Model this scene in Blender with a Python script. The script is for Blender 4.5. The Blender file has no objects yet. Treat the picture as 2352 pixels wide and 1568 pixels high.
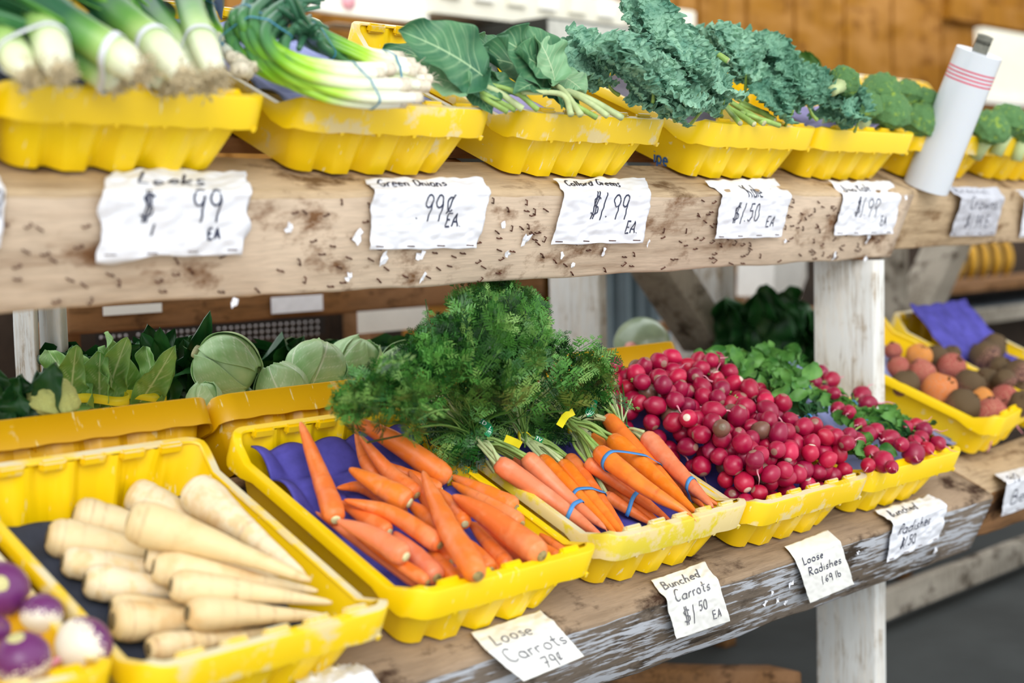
import bpy, bmesh, math, random
import numpy as np
from mathutils import Vector, Matrix, noise
rng = np.random.default_rng(7); random.seed(7)
S = bpy.context.scene; COL = S.collection
# ------------------------------------------------------------------ camera, sky, sun, exposure
Z0 = .72                                                    # height of the lower shelf line above the floor
FPX, CX, CY = 3444.4, 1176., 784.
YAW, PITCH, ROLL = (math.radians(a) for a in (46.456, 4.4337, -1.3464))
CAM = np.array([-1.8038, -1.5219, .5161 + Z0])
FW = np.array([math.sin(YAW)*math.cos(PITCH), math.cos(YAW)*math.cos(PITCH), -math.sin(PITCH)])
_r = np.array([math.cos(YAW), -math.sin(YAW), 0]); _u = np.cross(_r, FW)
RT = _r*math.cos(ROLL) + _u*math.sin(ROLL); UP = -_r*math.sin(ROLL) + _u*math.cos(ROLL)
cd = bpy.data.cameras.new('camera'); cam = bpy.data.objects.new('camera', cd); COL.objects.link(cam)
cam.matrix_world = Matrix(((RT[0], UP[0], -FW[0], CAM[0]), (RT[1], UP[1], -FW[1], CAM[1]), (RT[2], UP[2], -FW[2], CAM[2]), (0, 0, 0, 1)))
cd.sensor_width = 36; cd.lens = 36*FPX/2352; cd.clip_start = .05
cd.dof.use_dof = True; cd.dof.focus_distance = 2.72; cd.dof.aperture_fstop = 2.1; cd.dof.aperture_blades = 0
S.camera = cam
S.view_settings.view_transform = 'Standard'; S.view_settings.look = 'None'
S.view_settings.exposure = .28; S.view_settings.gamma = 1; S.view_settings.use_curve_mapping = False
S.cycles.max_bounces = 7; S.cycles.diffuse_bounces = 4; S.cycles.glossy_bounces = 3; S.cycles.transmission_bounces = 4
S.cycles.use_denoising = True
wd = bpy.data.worlds.new('sky'); S.world = wd; wd.use_nodes = True
bg = wd.node_tree.nodes['Background']; bg.inputs[0].default_value = (.93, .97, 1, 1); bg.inputs[1].default_value = 1.3
sl = bpy.data.lights.new('sun', 'SUN'); sun = bpy.data.objects.new('sun', sl); COL.objects.link(sun)
sl.energy = 1.5; sl.angle = math.radians(35); sl.color = (1, .975, .94)
sun.rotation_euler = Vector((.50, .70, -.46)).to_track_quat('-Z', 'Y').to_euler(); sun.location = (-3, -4, 5)

al = bpy.data.lights.new('roof_light', 'AREA'); ao = bpy.data.objects.new('roof_light', al); COL.objects.link(ao); al.shape = 'RECTANGLE'; al.size = 9; al.size_y = 1.7; al.energy = 42; al.color = (.95, .98, 1)
ao.location = (2.6, 1.75, 2.8)                                  # fill lamp added to brighten the back of the stand, no fixture there
# ------------------------------------------------------------------ frames: two sloping shelves (x, t up the slope, n off the slope)
TILT = math.radians(24); CT, ST = math.cos(TILT), math.sin(TILT)
TV = np.array([0, CT, ST]); NV = np.array([0, -ST, CT])
LOW = np.array([0, 0, Z0]); UPP = np.array([0, .18, .70 + Z0])
def W(fr, x, t, n): return fr + np.array([x, 0, 0]) + TV*t + NV*n
def ray(px, py): return FW + RT*((px-CX)/FPX) - UP*((py-CY)/FPX)
def hit(q, P0, N):
    d = ray(*q); return CAM + d*(((P0-CAM)@N)/(d@N))
def on_n(fr, q, n): return hit(q, fr+NV*n, NV)               # point of a plane parallel to the shelf
def on_t(fr, q, t): return hit(q, fr+TV*t, TV)
def on_y(q, y): return hit(q, np.array([0, y, 0]), np.array([0, 1., 0]))
def on_x(q, x): return hit(q, np.array([x, 0, 0]), np.array([1., 0, 0]))
def on_z(q, z): return hit(q, np.array([0, 0, z]), np.array([0, 0, 1.]))
def loc(fr, P): d = P-fr; return d[0], d@TV, d@NV
def depth(P): return (P-CAM)@FW
FROT = Matrix(((1, 0, 0), (0, CT, -ST), (0, ST, CT)))         # shelf frame as a rotation

# ------------------------------------------------------------------ object helpers
def tag(o, label=None, cat=None, group=None, kind=None):
    if label: o['label'] = label
    if cat: o['category'] = cat
    if group: o['group'] = group
    if kind: o['kind'] = kind
    return o
def empty(name, at, label=None, cat=None, group=None, rot=None):
    o = bpy.data.objects.new(name, None); COL.objects.link(o); o.location = Vector(at); o.empty_display_size = .02
    if rot is not None: o.rotation_euler = rot.to_euler()
    return tag(o, label, cat, group)
def mesh(name, V, F, mat, smooth=True, attr=None, midx=None):
    me = bpy.data.meshes.new(name); me.from_pydata([tuple(map(float, v)) for v in V], [], [tuple(f) for f in F])
    for m in (mat if isinstance(mat, (list, tuple)) else [mat]): me.materials.append(m)
    if smooth: me.polygons.foreach_set('use_smooth', [True]*len(me.polygons))
    if midx is not None: me.polygons.foreach_set('material_index', list(midx))
    if attr is not None:
        for k, vals in attr.items():
            a = me.attributes.new(k, 'FLOAT', 'POINT'); a.data.foreach_set('value', np.asarray(vals, dtype=np.float32))
    me.update(); return me
def put(name, me, parent=None, at=None, rot=None):
    o = bpy.data.objects.new(name, me); COL.objects.link(o)
    if parent is not None: o.parent = parent
    if at is not None: o.location = Vector(at)
    if rot is not None: o.rotation_euler = rot.to_euler()
    return o
def base_of(o):
    p = np.zeros(3)
    while o is not None: p = p+np.array(o.location); o = o.parent
    return p
def obj(name, V, F, mat, parent=None, smooth=True, attr=None, midx=None, origin=None):
    """one mesh object from WORLD vertices; its origin is the given point or the middle of the mesh"""
    V = np.asarray(V, float)
    if parent is not None: b = base_of(parent)
    else: b = np.asarray(origin, float) if origin is not None else (V.min(0)+V.max(0))/2
    o = put(name, mesh(name, V-b, F, mat, smooth, attr, midx), parent)
    if parent is None: o.location = Vector(b)
    return o
def join(parts):
    V, F, n = [], [], 0
    for v, f in parts:
        V.append(np.asarray(v, float)); F += [tuple(i+n for i in q) for q in f]; n += len(v)
    return np.concatenate(V), F
def box(x0, x1, y0, y1, z0, z1, fr=None):
    V = np.array([[x, y, z] for x in (x0, x1) for y in (y0, y1) for z in (z0, z1)], float)
    if fr is not None: V = np.array([W(fr, *v) for v in V])
    return V, [(0, 1, 3, 2), (4, 6, 7, 5), (0, 4, 5, 1), (2, 3, 7, 6), (0, 2, 6, 4), (1, 5, 7, 3)]
def timber(a, b, wv, hv, wob=.003, nseg=24, rnd=.006):
    """a rough-sawn timber from a to b; wv, hv are half width vectors; rounded worn edges"""
    a, b, wv, hv = (np.asarray(q, float) for q in (a, b, wv, hv))
    lw, lh = np.linalg.norm(wv), np.linalg.norm(hv)
    pts = []
    for (sx, sy), (dx0, dy0), (dx1, dy1) in (((-1, -1), (0, 1), (1, 0)), ((1, -1), (-1, 0), (0, 1)), ((1, 1), (0, -1), (-1, 0)), ((-1, 1), (1, 0), (0, -1))):
        pts += [(sx*lw+dx0*rnd, sy*lh+dy0*rnd), (sx*lw+(dx0+dx1)*rnd*.3, sy*lh+(dy0+dy1)*rnd*.3), (sx*lw+dx1*rnd, sy*lh+dy1*rnd)]
    m = len(pts); V, F = [], []; wu, hu = wv/lw, hv/lh
    for i in range(nseg+1):
        c = a+(b-a)*i/nseg
        for j, (p, q) in enumerate(pts):
            s = noise.noise(Vector(c*7)+Vector((j//3*3.1, j//3*1.7, 0)))*wob + noise.noise(Vector(c*31)+Vector((j*2.1, 0, 0)))*wob*.4
            V.append(c+wu*(p+s)+hu*(q+s*.8))
    for i in range(nseg):
        for j in range(m): F.append((i*m+j, i*m+(j+1) % m, (i+1)*m+(j+1) % m, (i+1)*m+j))
    F += [tuple(range(m))[::-1], tuple(nseg*m+j for j in range(m))]
    return np.array(V), F
def frames(P):
    P = np.asarray(P, float); T = np.gradient(P, axis=0); T /= np.linalg.norm(T, axis=1)[:, None]+1e-12
    u = np.cross(T[0], [0.13, .31, 1]); u /= np.linalg.norm(u); Us = []
    for t in T:
        u = u-t*(u@t); u /= np.linalg.norm(u)+1e-12; Us.append(u)
    Us = np.array(Us); return T, Us, np.cross(T, Us)
def tube(P, R, seg=8, cap=True, flat=1.):
    P = np.asarray(P, float); R = np.broadcast_to(np.asarray(R, float), (len(P),)); T, A, B = frames(P)
    an = np.linspace(0, 2*math.pi, seg, endpoint=False)
    V = (P[:, None]+R[:, None, None]*(A[:, None]*np.cos(an)[None, :, None]+flat*B[:, None]*np.sin(an)[None, :, None])).reshape(-1, 3)
    F = [(i*seg+j, i*seg+(j+1) % seg, (i+1)*seg+(j+1) % seg, (i+1)*seg+j) for i in range(len(P)-1) for j in range(seg)]
    if cap: F += [tuple(range(seg))[::-1], tuple((len(P)-1)*seg+j for j in range(seg))]
    return V, F
def spline(P, n):
    P = np.asarray(P, float)
    if len(P) == 2: return P[0]+(P[1]-P[0])*np.linspace(0, 1, n)[:, None]
    Q = np.vstack([2*P[0]-P[1], P, 2*P[-1]-P[-2]]); out = []
    for s in np.linspace(0, len(P)-1, n):
        i = min(int(s), len(P)-2); u = s-i; a, b, c, d = Q[i:i+4]
        out.append(.5*((2*b)+(c-a)*u+(2*a-5*b+4*c-d)*u*u+(3*b-a-3*c+d)*u**3))
    return np.array(out)
def grid_faces(nu, nv): return [(i*nv+j, i*nv+j+1, (i+1)*nv+j+1, (i+1)*nv+j) for i in range(nu-1) for j in range(nv-1)]
def solid(o, th, off=-1):
    m = o.modifiers.new('thick', 'SOLIDIFY'); m.thickness = th; m.offset = off; return o
def rot_to(z, spin=0):
    return (Vector(z).to_track_quat('Z', 'Y').to_matrix() @ Matrix.Rotation(spin, 3, 'Z'))
def nz(v, s=1., o=0): return noise.noise(Vector((v[0]*s+o, v[1]*s-o*.7, v[2]*s+o*.3)))

# ------------------------------------------------------------------ materials
def srgb(r, g, b): return tuple(((c/255)/12.92 if c/255 <= .04045 else ((c/255+.055)/1.055)**2.4) for c in (r, g, b))+(1,)
class MT:
    def __init__(s, name, rough=.5, spec=.5, sss=0):
        s.m = bpy.data.materials.new(name); s.m.use_nodes = True; s.t = s.m.node_tree; s.b = s.t.nodes['Principled BSDF']
        s.b.inputs['Roughness'].default_value = rough; s.b.inputs['Specular IOR Level'].default_value = spec
        if sss: s.b.inputs['Subsurface Weight'].default_value = sss; s.b.inputs['Subsurface Radius'].default_value = (.02, .012, .006); s.b.inputs['Subsurface Scale'].default_value = .3
    def n(s, ty, **kw):
        n = s.t.nodes.new(ty)
        for k, v in kw.items():
            if k in n.inputs: n.inputs[k].default_value = v
            else: setattr(n, k, v)
        return n
    def l(s, a, b): s.t.links.new(a, b)
    def coord(s, scale=(1, 1, 1), rnd=True):
        tc = s.n('ShaderNodeTexCoord'); mp = s.n('ShaderNodeMapping'); mp.inputs['Scale'].default_value = scale; s.l(tc.outputs['Object'], mp.inputs['Vector'])
        if rnd:
            oi = s.n('ShaderNodeObjectInfo'); mu = s.n('ShaderNodeMath', operation='MULTIPLY'); mu.inputs[1].default_value = 40; s.l(oi.outputs['Random'], mu.inputs[0])
            s.l(mu.outputs[0], mp.inputs['Location'])
        return mp.outputs[0]
    def noise(s, co, scale, detail=3, rough=.55):
        n = s.n('ShaderNodeTexNoise'); n.inputs['Scale'].default_value = scale; n.inputs['Detail'].default_value = detail; n.inputs['Roughness'].default_value = rough
        s.l(co, n.inputs['Vector']); return n.outputs['Fac']
    def ramp(s, fac, stops):
        r = s.n('ShaderNodeValToRGB'); e = r.color_ramp.elements
        while len(e) < len(stops): e.new(.5)
        for q, (p, c) in zip(e, stops): q.position = p; q.color = c if len(c) == 4 else c+(1,)
        s.l(fac, r.inputs[0]); return r.outputs[0]
    def mix(s, fac, a, b, mode='MIX'):
        m = s.n('ShaderNodeMix', data_type='RGBA', blend_type=mode)
        for v, i in ((fac, 0), (a, 6), (b, 7)):
            if isinstance(v, (int, float)): m.inputs[i].default_value = v
            elif isinstance(v, tuple): m.inputs[i].default_value = v
            else: s.l(v, m.inputs[i])
        return m.outputs[2]
    def mask(s, fac, lo, hi): return s.ramp(fac, [(lo, (0, 0, 0, 1)), (hi, (1, 1, 1, 1))])
    def attr(s, name): a = s.n('ShaderNodeAttribute'); a.attribute_name = name; return a.outputs['Fac']
    def rand(s): return s.n('ShaderNodeObjectInfo').outputs['Random']
    def bump(s, h, st=.3, dist=.01):
        b = s.n('ShaderNodeBump'); b.inputs['Strength'].default_value = st; b.inputs['Distance'].default_value = dist; s.l(h, b.inputs['Height']); s.l(b.outputs[0], s.b.inputs['Normal'])
    def col(s, c):
        if isinstance(c, tuple): s.b.inputs['Base Color'].default_value = c
        else: s.l(c, s.b.inputs['Base Color'])
        return s.m
def plain(name, c, rough=.6, var=.12, spec=.4, scale=12, sss=0, bump=0):
    m = MT(name, rough, spec, sss); co = m.coord(); f = m.noise(co, scale, 4)
    k = lambda q: tuple(min(1, v*q) for v in c[:3])+(1,)
    if bump: m.bump(f, bump, .004)
    return m.col(m.ramp(f, [(.3, k(1-var*2)), (.7, k(1+var))]))
def yellow(name, wear, base=(246, 206, 2)):
    m = MT(name, .38, .5); co = m.coord(); f1 = m.noise(co, 14, 6, .65); f2 = m.noise(co, 3.5, 2)
    c = m.ramp(f2, [(.3, srgb(base[0]-12, base[1]-14, 0)), (.7, srgb(*base))])
    sc = m.noise(m.coord((6, 1.5, 1)), 26, 4); mk = m.mask(f1, wear, wear+.07)
    c = m.mix(mk, c, srgb(226, 204, 142)); c = m.mix(m.mask(sc, .66, .70), c, srgb(236, 218, 150))
    tc = m.n('ShaderNodeTexCoord'); sp = m.n('ShaderNodeSeparateXYZ'); m.l(tc.outputs['Normal'], sp.inputs[0]); tp = m.mask(sp.outputs[2], .75, .9)
    if wear < .65: c = m.mix(tp, c, m.mix(m.mask(m.noise(co, 9, 3), .40, .52), c, srgb(222, 210, 170)))
    return m.col(c)
YEL = yellow('yellow_plastic', .60); YRIM = yellow('worn_yellow_plastic', .53, (244, 206, 14)); YWORN = yellow('very_worn_plastic', .44, (226, 206, 70)); YCLEAN = yellow('clean_yellow_plastic', .72, (250, 212, 0))
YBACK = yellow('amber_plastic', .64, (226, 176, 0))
def wood(name, dark, light, stain, paint=None, pm=.5, axis=0, gs=1.):
    m = MT(name, .85, .2); sc = [(2, 24, 24), (24, 2, 24), (24, 24, 2)][axis]
    co = m.coord(tuple(v*gs for v in sc)); g = m.noise(co, 3.2, 6, .62); fine = m.noise(m.coord(tuple(v*3*gs for v in sc)), 6, 3)
    c = m.ramp(g, [(.28, dark), (.52, light), (.75, tuple(min(1, v*1.15) for v in light[:3])+(1,))])
    st = m.mask(m.noise(m.coord((1, 1.6, 1.6)), 7.5, 6, .65), .54, .66); c = m.mix(m.mask(m.noise(m.coord((1, 3, 3)), 2.2, 2), .42, .62), c, tuple(min(1, v*1.18+.03) for v in light[:3])+(1,)); c = m.mix(st, c, stain)
    c = m.mix(.25, c, m.ramp(fine, [(.3, (.3, .3, .3, 1)), (.6, (1, 1, 1, 1))]), 'MULTIPLY')
    if paint:
        a = m.noise(co, 2.2, 7, .7); b = m.noise(m.coord(), 9, 4); ad = m.n('ShaderNodeMath', operation='ADD'); sc2 = m.n('ShaderNodeMath', operation='MULTIPLY_ADD'); m.l(b, sc2.inputs[0]); sc2.inputs[1].default_value = .45; m.l(m.noise(co, 7, 4), sc2.inputs[2]); s3 = m.n('ShaderNodeMath', operation='MULTIPLY'); s3.inputs[1].default_value = .6; m.l(sc2.outputs[0], s3.inputs[0]); m.l(a, ad.inputs[0]); m.l(s3.outputs[0], ad.inputs[1])
        c = m.mix(m.mask(ad.outputs[0], pm*1.87-.03, pm*1.87+.20), c, paint)
    m.bump(g, .35, .004); return m.col(c)
BEAM = wood('tan_timber', srgb(146, 120, 96), srgb(196, 176, 154), srgb(120, 86, 58), gs=.6)
BEAM2 = wood('pale_timber', srgb(140, 116, 86), srgb(190, 166, 134), srgb(128, 98, 66))
LBEAM = wood('weathered_timber', srgb(56, 48, 40), srgb(112, 100, 88), srgb(60, 50, 40), srgb(180, 184, 192), .51, gs=1.)
BTOP = wood('worn_beam_top', srgb(142, 116, 88), srgb(186, 162, 130), srgb(116, 90, 62))
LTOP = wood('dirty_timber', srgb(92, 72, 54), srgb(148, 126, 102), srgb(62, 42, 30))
POST = wood('whitewashed_timber', srgb(150, 138, 122), srgb(206, 202, 194), srgb(160, 142, 118), srgb(216, 217, 214), .47, 2)
GREYW = wood('grey_timber', srgb(112, 104, 92), srgb(168, 160, 146), srgb(88, 78, 66), None, 0, 2)
BROWN = wood('brown_timber', srgb(82, 56, 32), srgb(140, 100, 62), srgb(66, 44, 26))
PAPER = plain('paper', srgb(238, 241, 250), .55, .04, .3, 30); CARD = plain('cream_card', srgb(238, 238, 234), .6, .03, .3)
INK = plain('ink', srgb(52, 56, 78), .6, .1); INKF = plain('faded_ink', srgb(112, 112, 118), .6, .1); RUST = plain('rust', srgb(84, 44, 28), .7, .25, .4, 60)
# ------------------------------------------------------------------ the setting
def structure(name, V, F, mat, smooth=False): return tag(obj(name, V, F, mat, None, smooth), kind='structure')
structure('floor', *box(-8, 14, -.75, 9, -.05, 0), plain('concrete', srgb(62, 66, 66), .8, .15, .3, 3, bump=.2))
structure('ground', *box(-14, 20, -16, -.75, -.06, -.01), plain('pale_pavement', srgb(206, 204, 198), .8, .1, .3, 2))  # unseen pale apron added to bounce light up onto the crates
structure('ceiling', *box(-3.5, 13, -.5, .75, 2.75, 2.85), plain('roof_boards', srgb(196, 186, 168), .8, .1, .3, 2))  # unseen slab added to cut top light so it comes from the front
WALLW = wood('orange_boards', srgb(104, 64, 10), srgb(146, 98, 22), srgb(112, 68, 12), None, 0, 2, .35)
WY = 2.7
gx = [on_y((q, 60), WY)[0] for q in (500, 610, 1605, 1715, 1825, 1940, 2050, 2165, 2280)]
edges = list(np.arange(.9, gx[2]-.1, .36))+gx[2:]+list(np.arange(gx[-1]+.42, 13, .42))
structure('wall_back', *join([box(a+.018, b-.018, WY, WY+.03, 0, 3.6) for a, b in zip(edges[:-1], edges[1:])]+[box(.9, 13, WY+.02, WY+.06, 0, 3.6)]), WALLW)
structure('wall_right', *box(13, 13.1, -3, WY, 0, 3.6), WALLW)
# ------------------------------------------------------------------ the stand: tilted beams, slatted decks, posts, braces
BT, BN = -.024, -.130                                          # front top edge of both beams in shelf coordinates
def beam(name, parent, fr, x0, x1, h, mat, d=.145, wob=.004):
    tc, nc = BT+d/2, BN-h/2
    n = max(12, int((x1-x0)*26))
    V, F = timber(W(fr, x0, tc, nc), W(fr, x1, tc, nc), TV*d/2, NV*h/2, wob, n, .009)
    V = np.asarray(V); mi = [1 if abs(np.mean([(V[q]-W(fr, 0, 0, BN))@NV for q in f])) < .012 and len(f) == 4 else 0 for f in F]
    return obj(name, V, F, [mat, LTOP if fr is LOW else BTOP], parent, midx=mi)
def post(name, parent, x0, x1, y0, y1, z0, z1, mat):
    V, F = timber(((x0+x1)/2, (y0+y1)/2, z0), ((x0+x1)/2, (y0+y1)/2, z1), ((x1-x0)/2, 0, 0), (0, (y1-y0)/2, 0), .0025, 30, .004)
    return obj(name, V, F, mat, parent)
def px_post(name, parent, py, y, pr, pm, pl, z1, mat):
    x1 = on_y((pr, py), y)[0]; x0 = on_y((pm, py), y)[0]; y1 = on_x((pl, py), x0)[1]
    return post(name, parent, x0, x1, y, max(y1, y+.08), 0, z1, mat), x0, x1, y1
stand = empty('produce_stand', (-.8, .5, 0), 'long timber produce stand with two sloping shelves and scarred tan upper beam', 'stand')
ub = beam('front_beam', stand, UPP, -2.4, 1.40, .17, BEAM, wob=.0045)
tag(ub, 'stapled tan upper beam'); lb = beam('front_beam', stand, LOW, -2.4, 1.43, .155, LBEAM); tag(lb, 'whitewashed grey lower beam')
p0, PX0, PX1, _ = px_post('post', stand, 760, .262, 2033, 2007, 1869, Z0+.415, POST)
p1, QX0, QX1, QY1 = px_post('post', stand, 770, 1.06, 1690, 1656, 1540, Z0+.83, POST)
px_post('post', stand, 720, 1.06, 1395, 1376, 1262, Z0+.82, POST)
px_post('post', stand, 840, 1.06, 161, 141, 93, Z0+.80, POST)
px_post('post', stand, 800, 1.08, 92, 80, 49, Z0+.80, POST)
post('post', stand, -1.95, -1.9, .262, .41, 0, Z0+.415, POST)
def brace(parent, A, B, wv, hv, mat): obj('knee_brace', *timber(A, B, wv, hv, .002, 10, .004), mat, parent)
A = on_y((1612, 762), 1.08); brace(stand, A+np.array([.03, 0, -.03]), A+np.array([-.46, 0, .46]), (0, .07, 0), (.03, 0, .03), GREYW)
for t in (.2, .34, .48, .62, .76, .90, 1.04):
    for fr in (LOW, UPP):
        if t < (.45 if fr is LOW else .6):
            V, F = box(-2.4, 1.375 if fr is LOW else 1.40, t, t+.11, BN-.026, BN-.001, fr); obj('shelf_board', V, F, LTOP if fr is LOW else BROWN, stand, False)
for x in (-.9, .1, 1.0): obj('shelf_bearer', *timber(W(LOW, x, .12, BN-.07), W(LOW, x, .52, BN-.07), (.02, 0, 0), NV*.042, .002, 10), BROWN, stand)
for x in (-.9, .1, 1.0): obj('shelf_bearer', *timber(W(UPP, x, .12, BN-.07), W(UPP, x, .66, BN-.07), (.02, 0, 0), NV*.042, .002, 10), BROWN, stand)
# second stand on the right
stand2 = empty('produce_stand', (2.8, .5, 0), 'next timber produce stand on the right with paler beam holding beets and broccoli', 'stand')
beam('front_beam', stand2, UPP+TV*.012, 1.41, 4.6, .155, BEAM2); beam('front_beam', stand2, LOW+TV*.02, 1.435, 4.6, .145, BROWN)
_, RX0, RX1, _ = px_post('post', stand2, 680, 1.06, 2087, 2072, 2030, Z0+.83, GREYW)
A = on_y((2093, 742), 1.08); brace(stand2, A+np.array([-.03, 0, -.03]), A+np.array([.62, 0, .62]), (0, .07, 0), (.03, 0, -.03), GREYW)
post('post', stand2, 2.72, 2.77, .262, .41, 0, Z0+.415, POST)
for t in (.2, .34, .48, .62, .76, .90):
    for fr in (LOW, UPP):
        if t < (.45 if fr is LOW else .6):
            V, F = box(1.435, 4.6, t, t+.11, BN-.026, BN-.001, fr); obj('shelf_board', V, F, LTOP if fr is LOW else BROWN, stand2, False)
obj('shelf_bearer', *timber(W(LOW, PX1+.09, .145, BN-.02), W(LOW, PX1+.09, .5, BN-.02), (.045, 0, 0), NV*.02, .002, 10), LTOP, stand2)
# low boards and legs seen under the second stand
q = on_y((2352, 1262), .75); obj('stretcher', *timber((1.9, .75, q[2]), (4.6, .75, q[2]), (0, .02, 0), (0, 0, .045), .002), GREYW, stand2)
q = on_y((2330, 1335), 1.0); obj('stretcher', *timber((2.2, 1.0, q[2]), (5, 1.0, q[2]), (0, .05, 0), (0, 0, .02), .002), BROWN, stand2)
px_post('post', stand2, 1400, .98, 2095, 2080, 2036, Z0-.1, BROWN)
px_post('post', stand, 1500, .98, 1692, 1668, 1590, Z0-.1, BROWN)
obj('stretcher', *timber(on_z((1380, 1545), .1), on_z((1800, 1552), .1), (0, .05, 0), (0, 0, .02), .002), BROWN, stand)

# ------------------------------------------------------------------ staples, paper scraps on the upper beam
def on_face(fr, x, s, off=0): return W(fr, x, BT-off, BN-s)      # point of a beam's front face, s below its top edge
def staple(fr, x, s, a, L=.010):
    d = np.array([math.cos(a), 0, 0])*1. - NV*math.sin(a); p = on_face(fr, x, s, .001)
    P = [p-d*L/2+TV*.004, p-d*L/2-TV*.0025, p+d*L/2-TV*.003, p+d*L/2+TV*.004]
    return tube(P, .00125, 5, True)
cl = [(-.95, .1), (-.7, .09), (-.3, .11), (-.05, .12), (.2, .06), (.28, .13), (.55, .12), (.62, .1), (.78, .14), (.98, .05), (1.05, .12), (1.2, .13)]
for i in range(100):
    c = cl[i % len(cl)]; x = c[0]+rng.normal(0, .075); s = min(.158, max(.012, c[1]+rng.normal(0, .03)))
    if x > 1.36: x = 1.3-rng.random()*.3
    o = obj('staple', *staple(UPP, x, s, rng.normal(.3, .6)), RUST, ub)
V, F = join([staple(UPP, rng.uniform(-1, 1.35), rng.uniform(.01, .16), rng.normal(.2, .7), .009) for i in range(170)])
tag(obj('staple', V, F, RUST, ub), kind='stuff')
def scrap(fr, parent, q, r):
    c = on_t(fr, q, BT-.002); x, t, n = loc(fr, c); V = []; m = 9
    V.append(W(fr, x, t-.004, n))
    for k in range(m):
        a = k*2*math.pi/m; rr = r*rng.uniform(.45, 1.2); V.append(W(fr, x+math.cos(a)*rr*.8, t-rng.uniform(.001, .007), n+math.sin(a)*rr*1.2))
    solid(obj('paper_scrap', V, [(0, 1+k, 1+(k+1) % m) for k in range(m)], PAPER, parent, False), .0006)
for q, r in (((1088, 520), .008), ((1152, 515), .009), ((1204, 550), .014), ((1163, 583), .008), ((878, 592), .012), ((963, 586), .011), ((797, 633), .008), ((968, 635), .009), ((1385, 576), .008), ((1287, 583), .006), ((1312, 608), .006), ((1486, 555), .008), ((536, 690), .009), ((660, 520), .01), ((1913, 588), .010), ((1990, 548), .010), ((2078, 452), .007), ((1800, 551), .006), ((820, 540), .012), ((1986, 592), .006)): scrap(UPP, ub, q, r)
for q, r in (((1755, 1383), .006), ((1783, 1375), .006), ((1812, 1340), .010), ((1770, 1360), .005), ((1968, 1265), .005), ((1800, 1382), .006), ((2145, 1262), .008)): scrap(LOW, lb, q, r)

# ------------------------------------------------------------------ yellow crates
CW, CD, CH, SIDE = .397, .497, .1245, .028
def perimeter(ins, amp=0., nf=110, ns=14, rc=.026):
    hw, hd = CW/2-ins, CD/2-ins; P = []
    def trap(x):
        p = (x/.073+.5) % 1.0; return max(-1, min(1, 9*(.33-abs(p-.5))))
    for k in range(nf+1):
        x = -hw+rc+(2*hw-2*rc)*k/nf; e = min(1, (hw-rc-abs(x))/.02+.0); P.append((x, -hd-amp*trap(x)*max(0, e), 0))
    def arc(cx, cy, a0):
        for k in range(1, 6): a = a0+math.pi/2*k/6; P.append((cx+rc*math.cos(a), cy+rc*math.sin(a), 1))
    arc(hw-rc, -hd+rc, -math.pi/2)
    for k in range(ns+1): P.append((hw, -hd+rc+(2*hd-2*rc)*k/ns, 2))
    arc(hw-rc, hd-rc, 0)
    for k in range(nf+1):
        x = hw-rc-(2*hw-2*rc)*k/nf; e = min(1, (hw-rc-abs(x))/.02); P.append((x, hd+amp*trap(x)*max(0, e), 0))
    arc(-hw+rc, hd-rc, math.pi/2)
    for k in range(ns+1): P.append((-hw, hd-rc-(2*hd-2*rc)*k/ns, 2))
    arc(-hw+rc, -hd+rc, math.pi)
    return P
def top_h(p):                                                    # side walls are lower than the end walls
    d = CD/2-abs(p[1]); return CH-SIDE*max(0, min(1, (d-.022)/.035))
def crate_meshes():
    P1, P0 = perimeter(.012, .006), perimeter(.042, .0095); m = len(P1); V, F = [], []
    for k in range(5):
        u = k/4
        for a, b in zip(P0, P1):
            x, y = a[0]+(b[0]-a[0])*u, a[1]+(b[1]-a[1])*u; V.append((x, y, u*(top_h((x, y))-.004)))
    for k in range(4): F += [(k*m+j, k*m+(j+1) % m, (k+1)*m+(j+1) % m, (k+1)*m+j) for j in range(m)]
    F.append(tuple(range(m))[::-1])
    w = mesh('crate_walls', V, F, YEL); w.set_sharp_from_angle(angle=.5)
    P = perimeter(.010); m = len(P); V, F = [], []
    for j, p in enumerate(P):
        a, b = P[j-1], P[(j+1) % m]; n = np.array([b[1]-a[1], -(b[0]-a[0])]); n /= np.linalg.norm(n)+1e-9
        z = top_h(p); side = max(0, min(1, (CD/2-abs(p[1])-.03)/.05)); d = .047*(1-side)+.018*side
        if p[2] == 0: d += .001*math.cos(p[0]/.073*2*math.pi)
        k = side
        for o, h in ((-.006, z-.003), (-.004, z), (.0085, z), (.0105, z-.003), (.0105, z-d), (.007, z-d), (.0065, z-.006)): V.append((p[0]+n[0]*o, p[1]+n[1]*o, h))
    for j in range(m):
        i = (j+1) % m; F += [(j*7+k, i*7+k, i*7+k+1, j*7+k+1) for k in range(6)]
    r = mesh('crate_rim', V, F, YRIM); r.set_sharp_from_angle(angle=.7)
    V, F = box(-.005, .005, -.004, .003, -.004, .003); V = np.array(V); V[V[:, 2] < 0, 0] *= .45
    tb = mesh('crate_tab', V, F, YRIM, False)
    b = bmesh.new(); bmesh.ops.create_cube(b, size=1); bmesh.ops.scale(b, vec=(.042, .012, .018), verts=b.verts); bmesh.ops.bevel(b, geom=b.edges[:], offset=.004, segments=2, affect='EDGES')
    lg = bpy.data.meshes.new('crate_lug'); b.to_mesh(lg); b.free(); lg.materials.append(YRIM)
    return w, r, tb, lg
CM = crate_meshes()
CM_VAR = {}
def remat(me, mat):
    k = (me.name, mat.name)
    if k not in CM_VAR: c = me.copy(); c.materials.clear(); c.materials.append(mat); CM_VAR[k] = c
    return CM_VAR[k]
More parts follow.
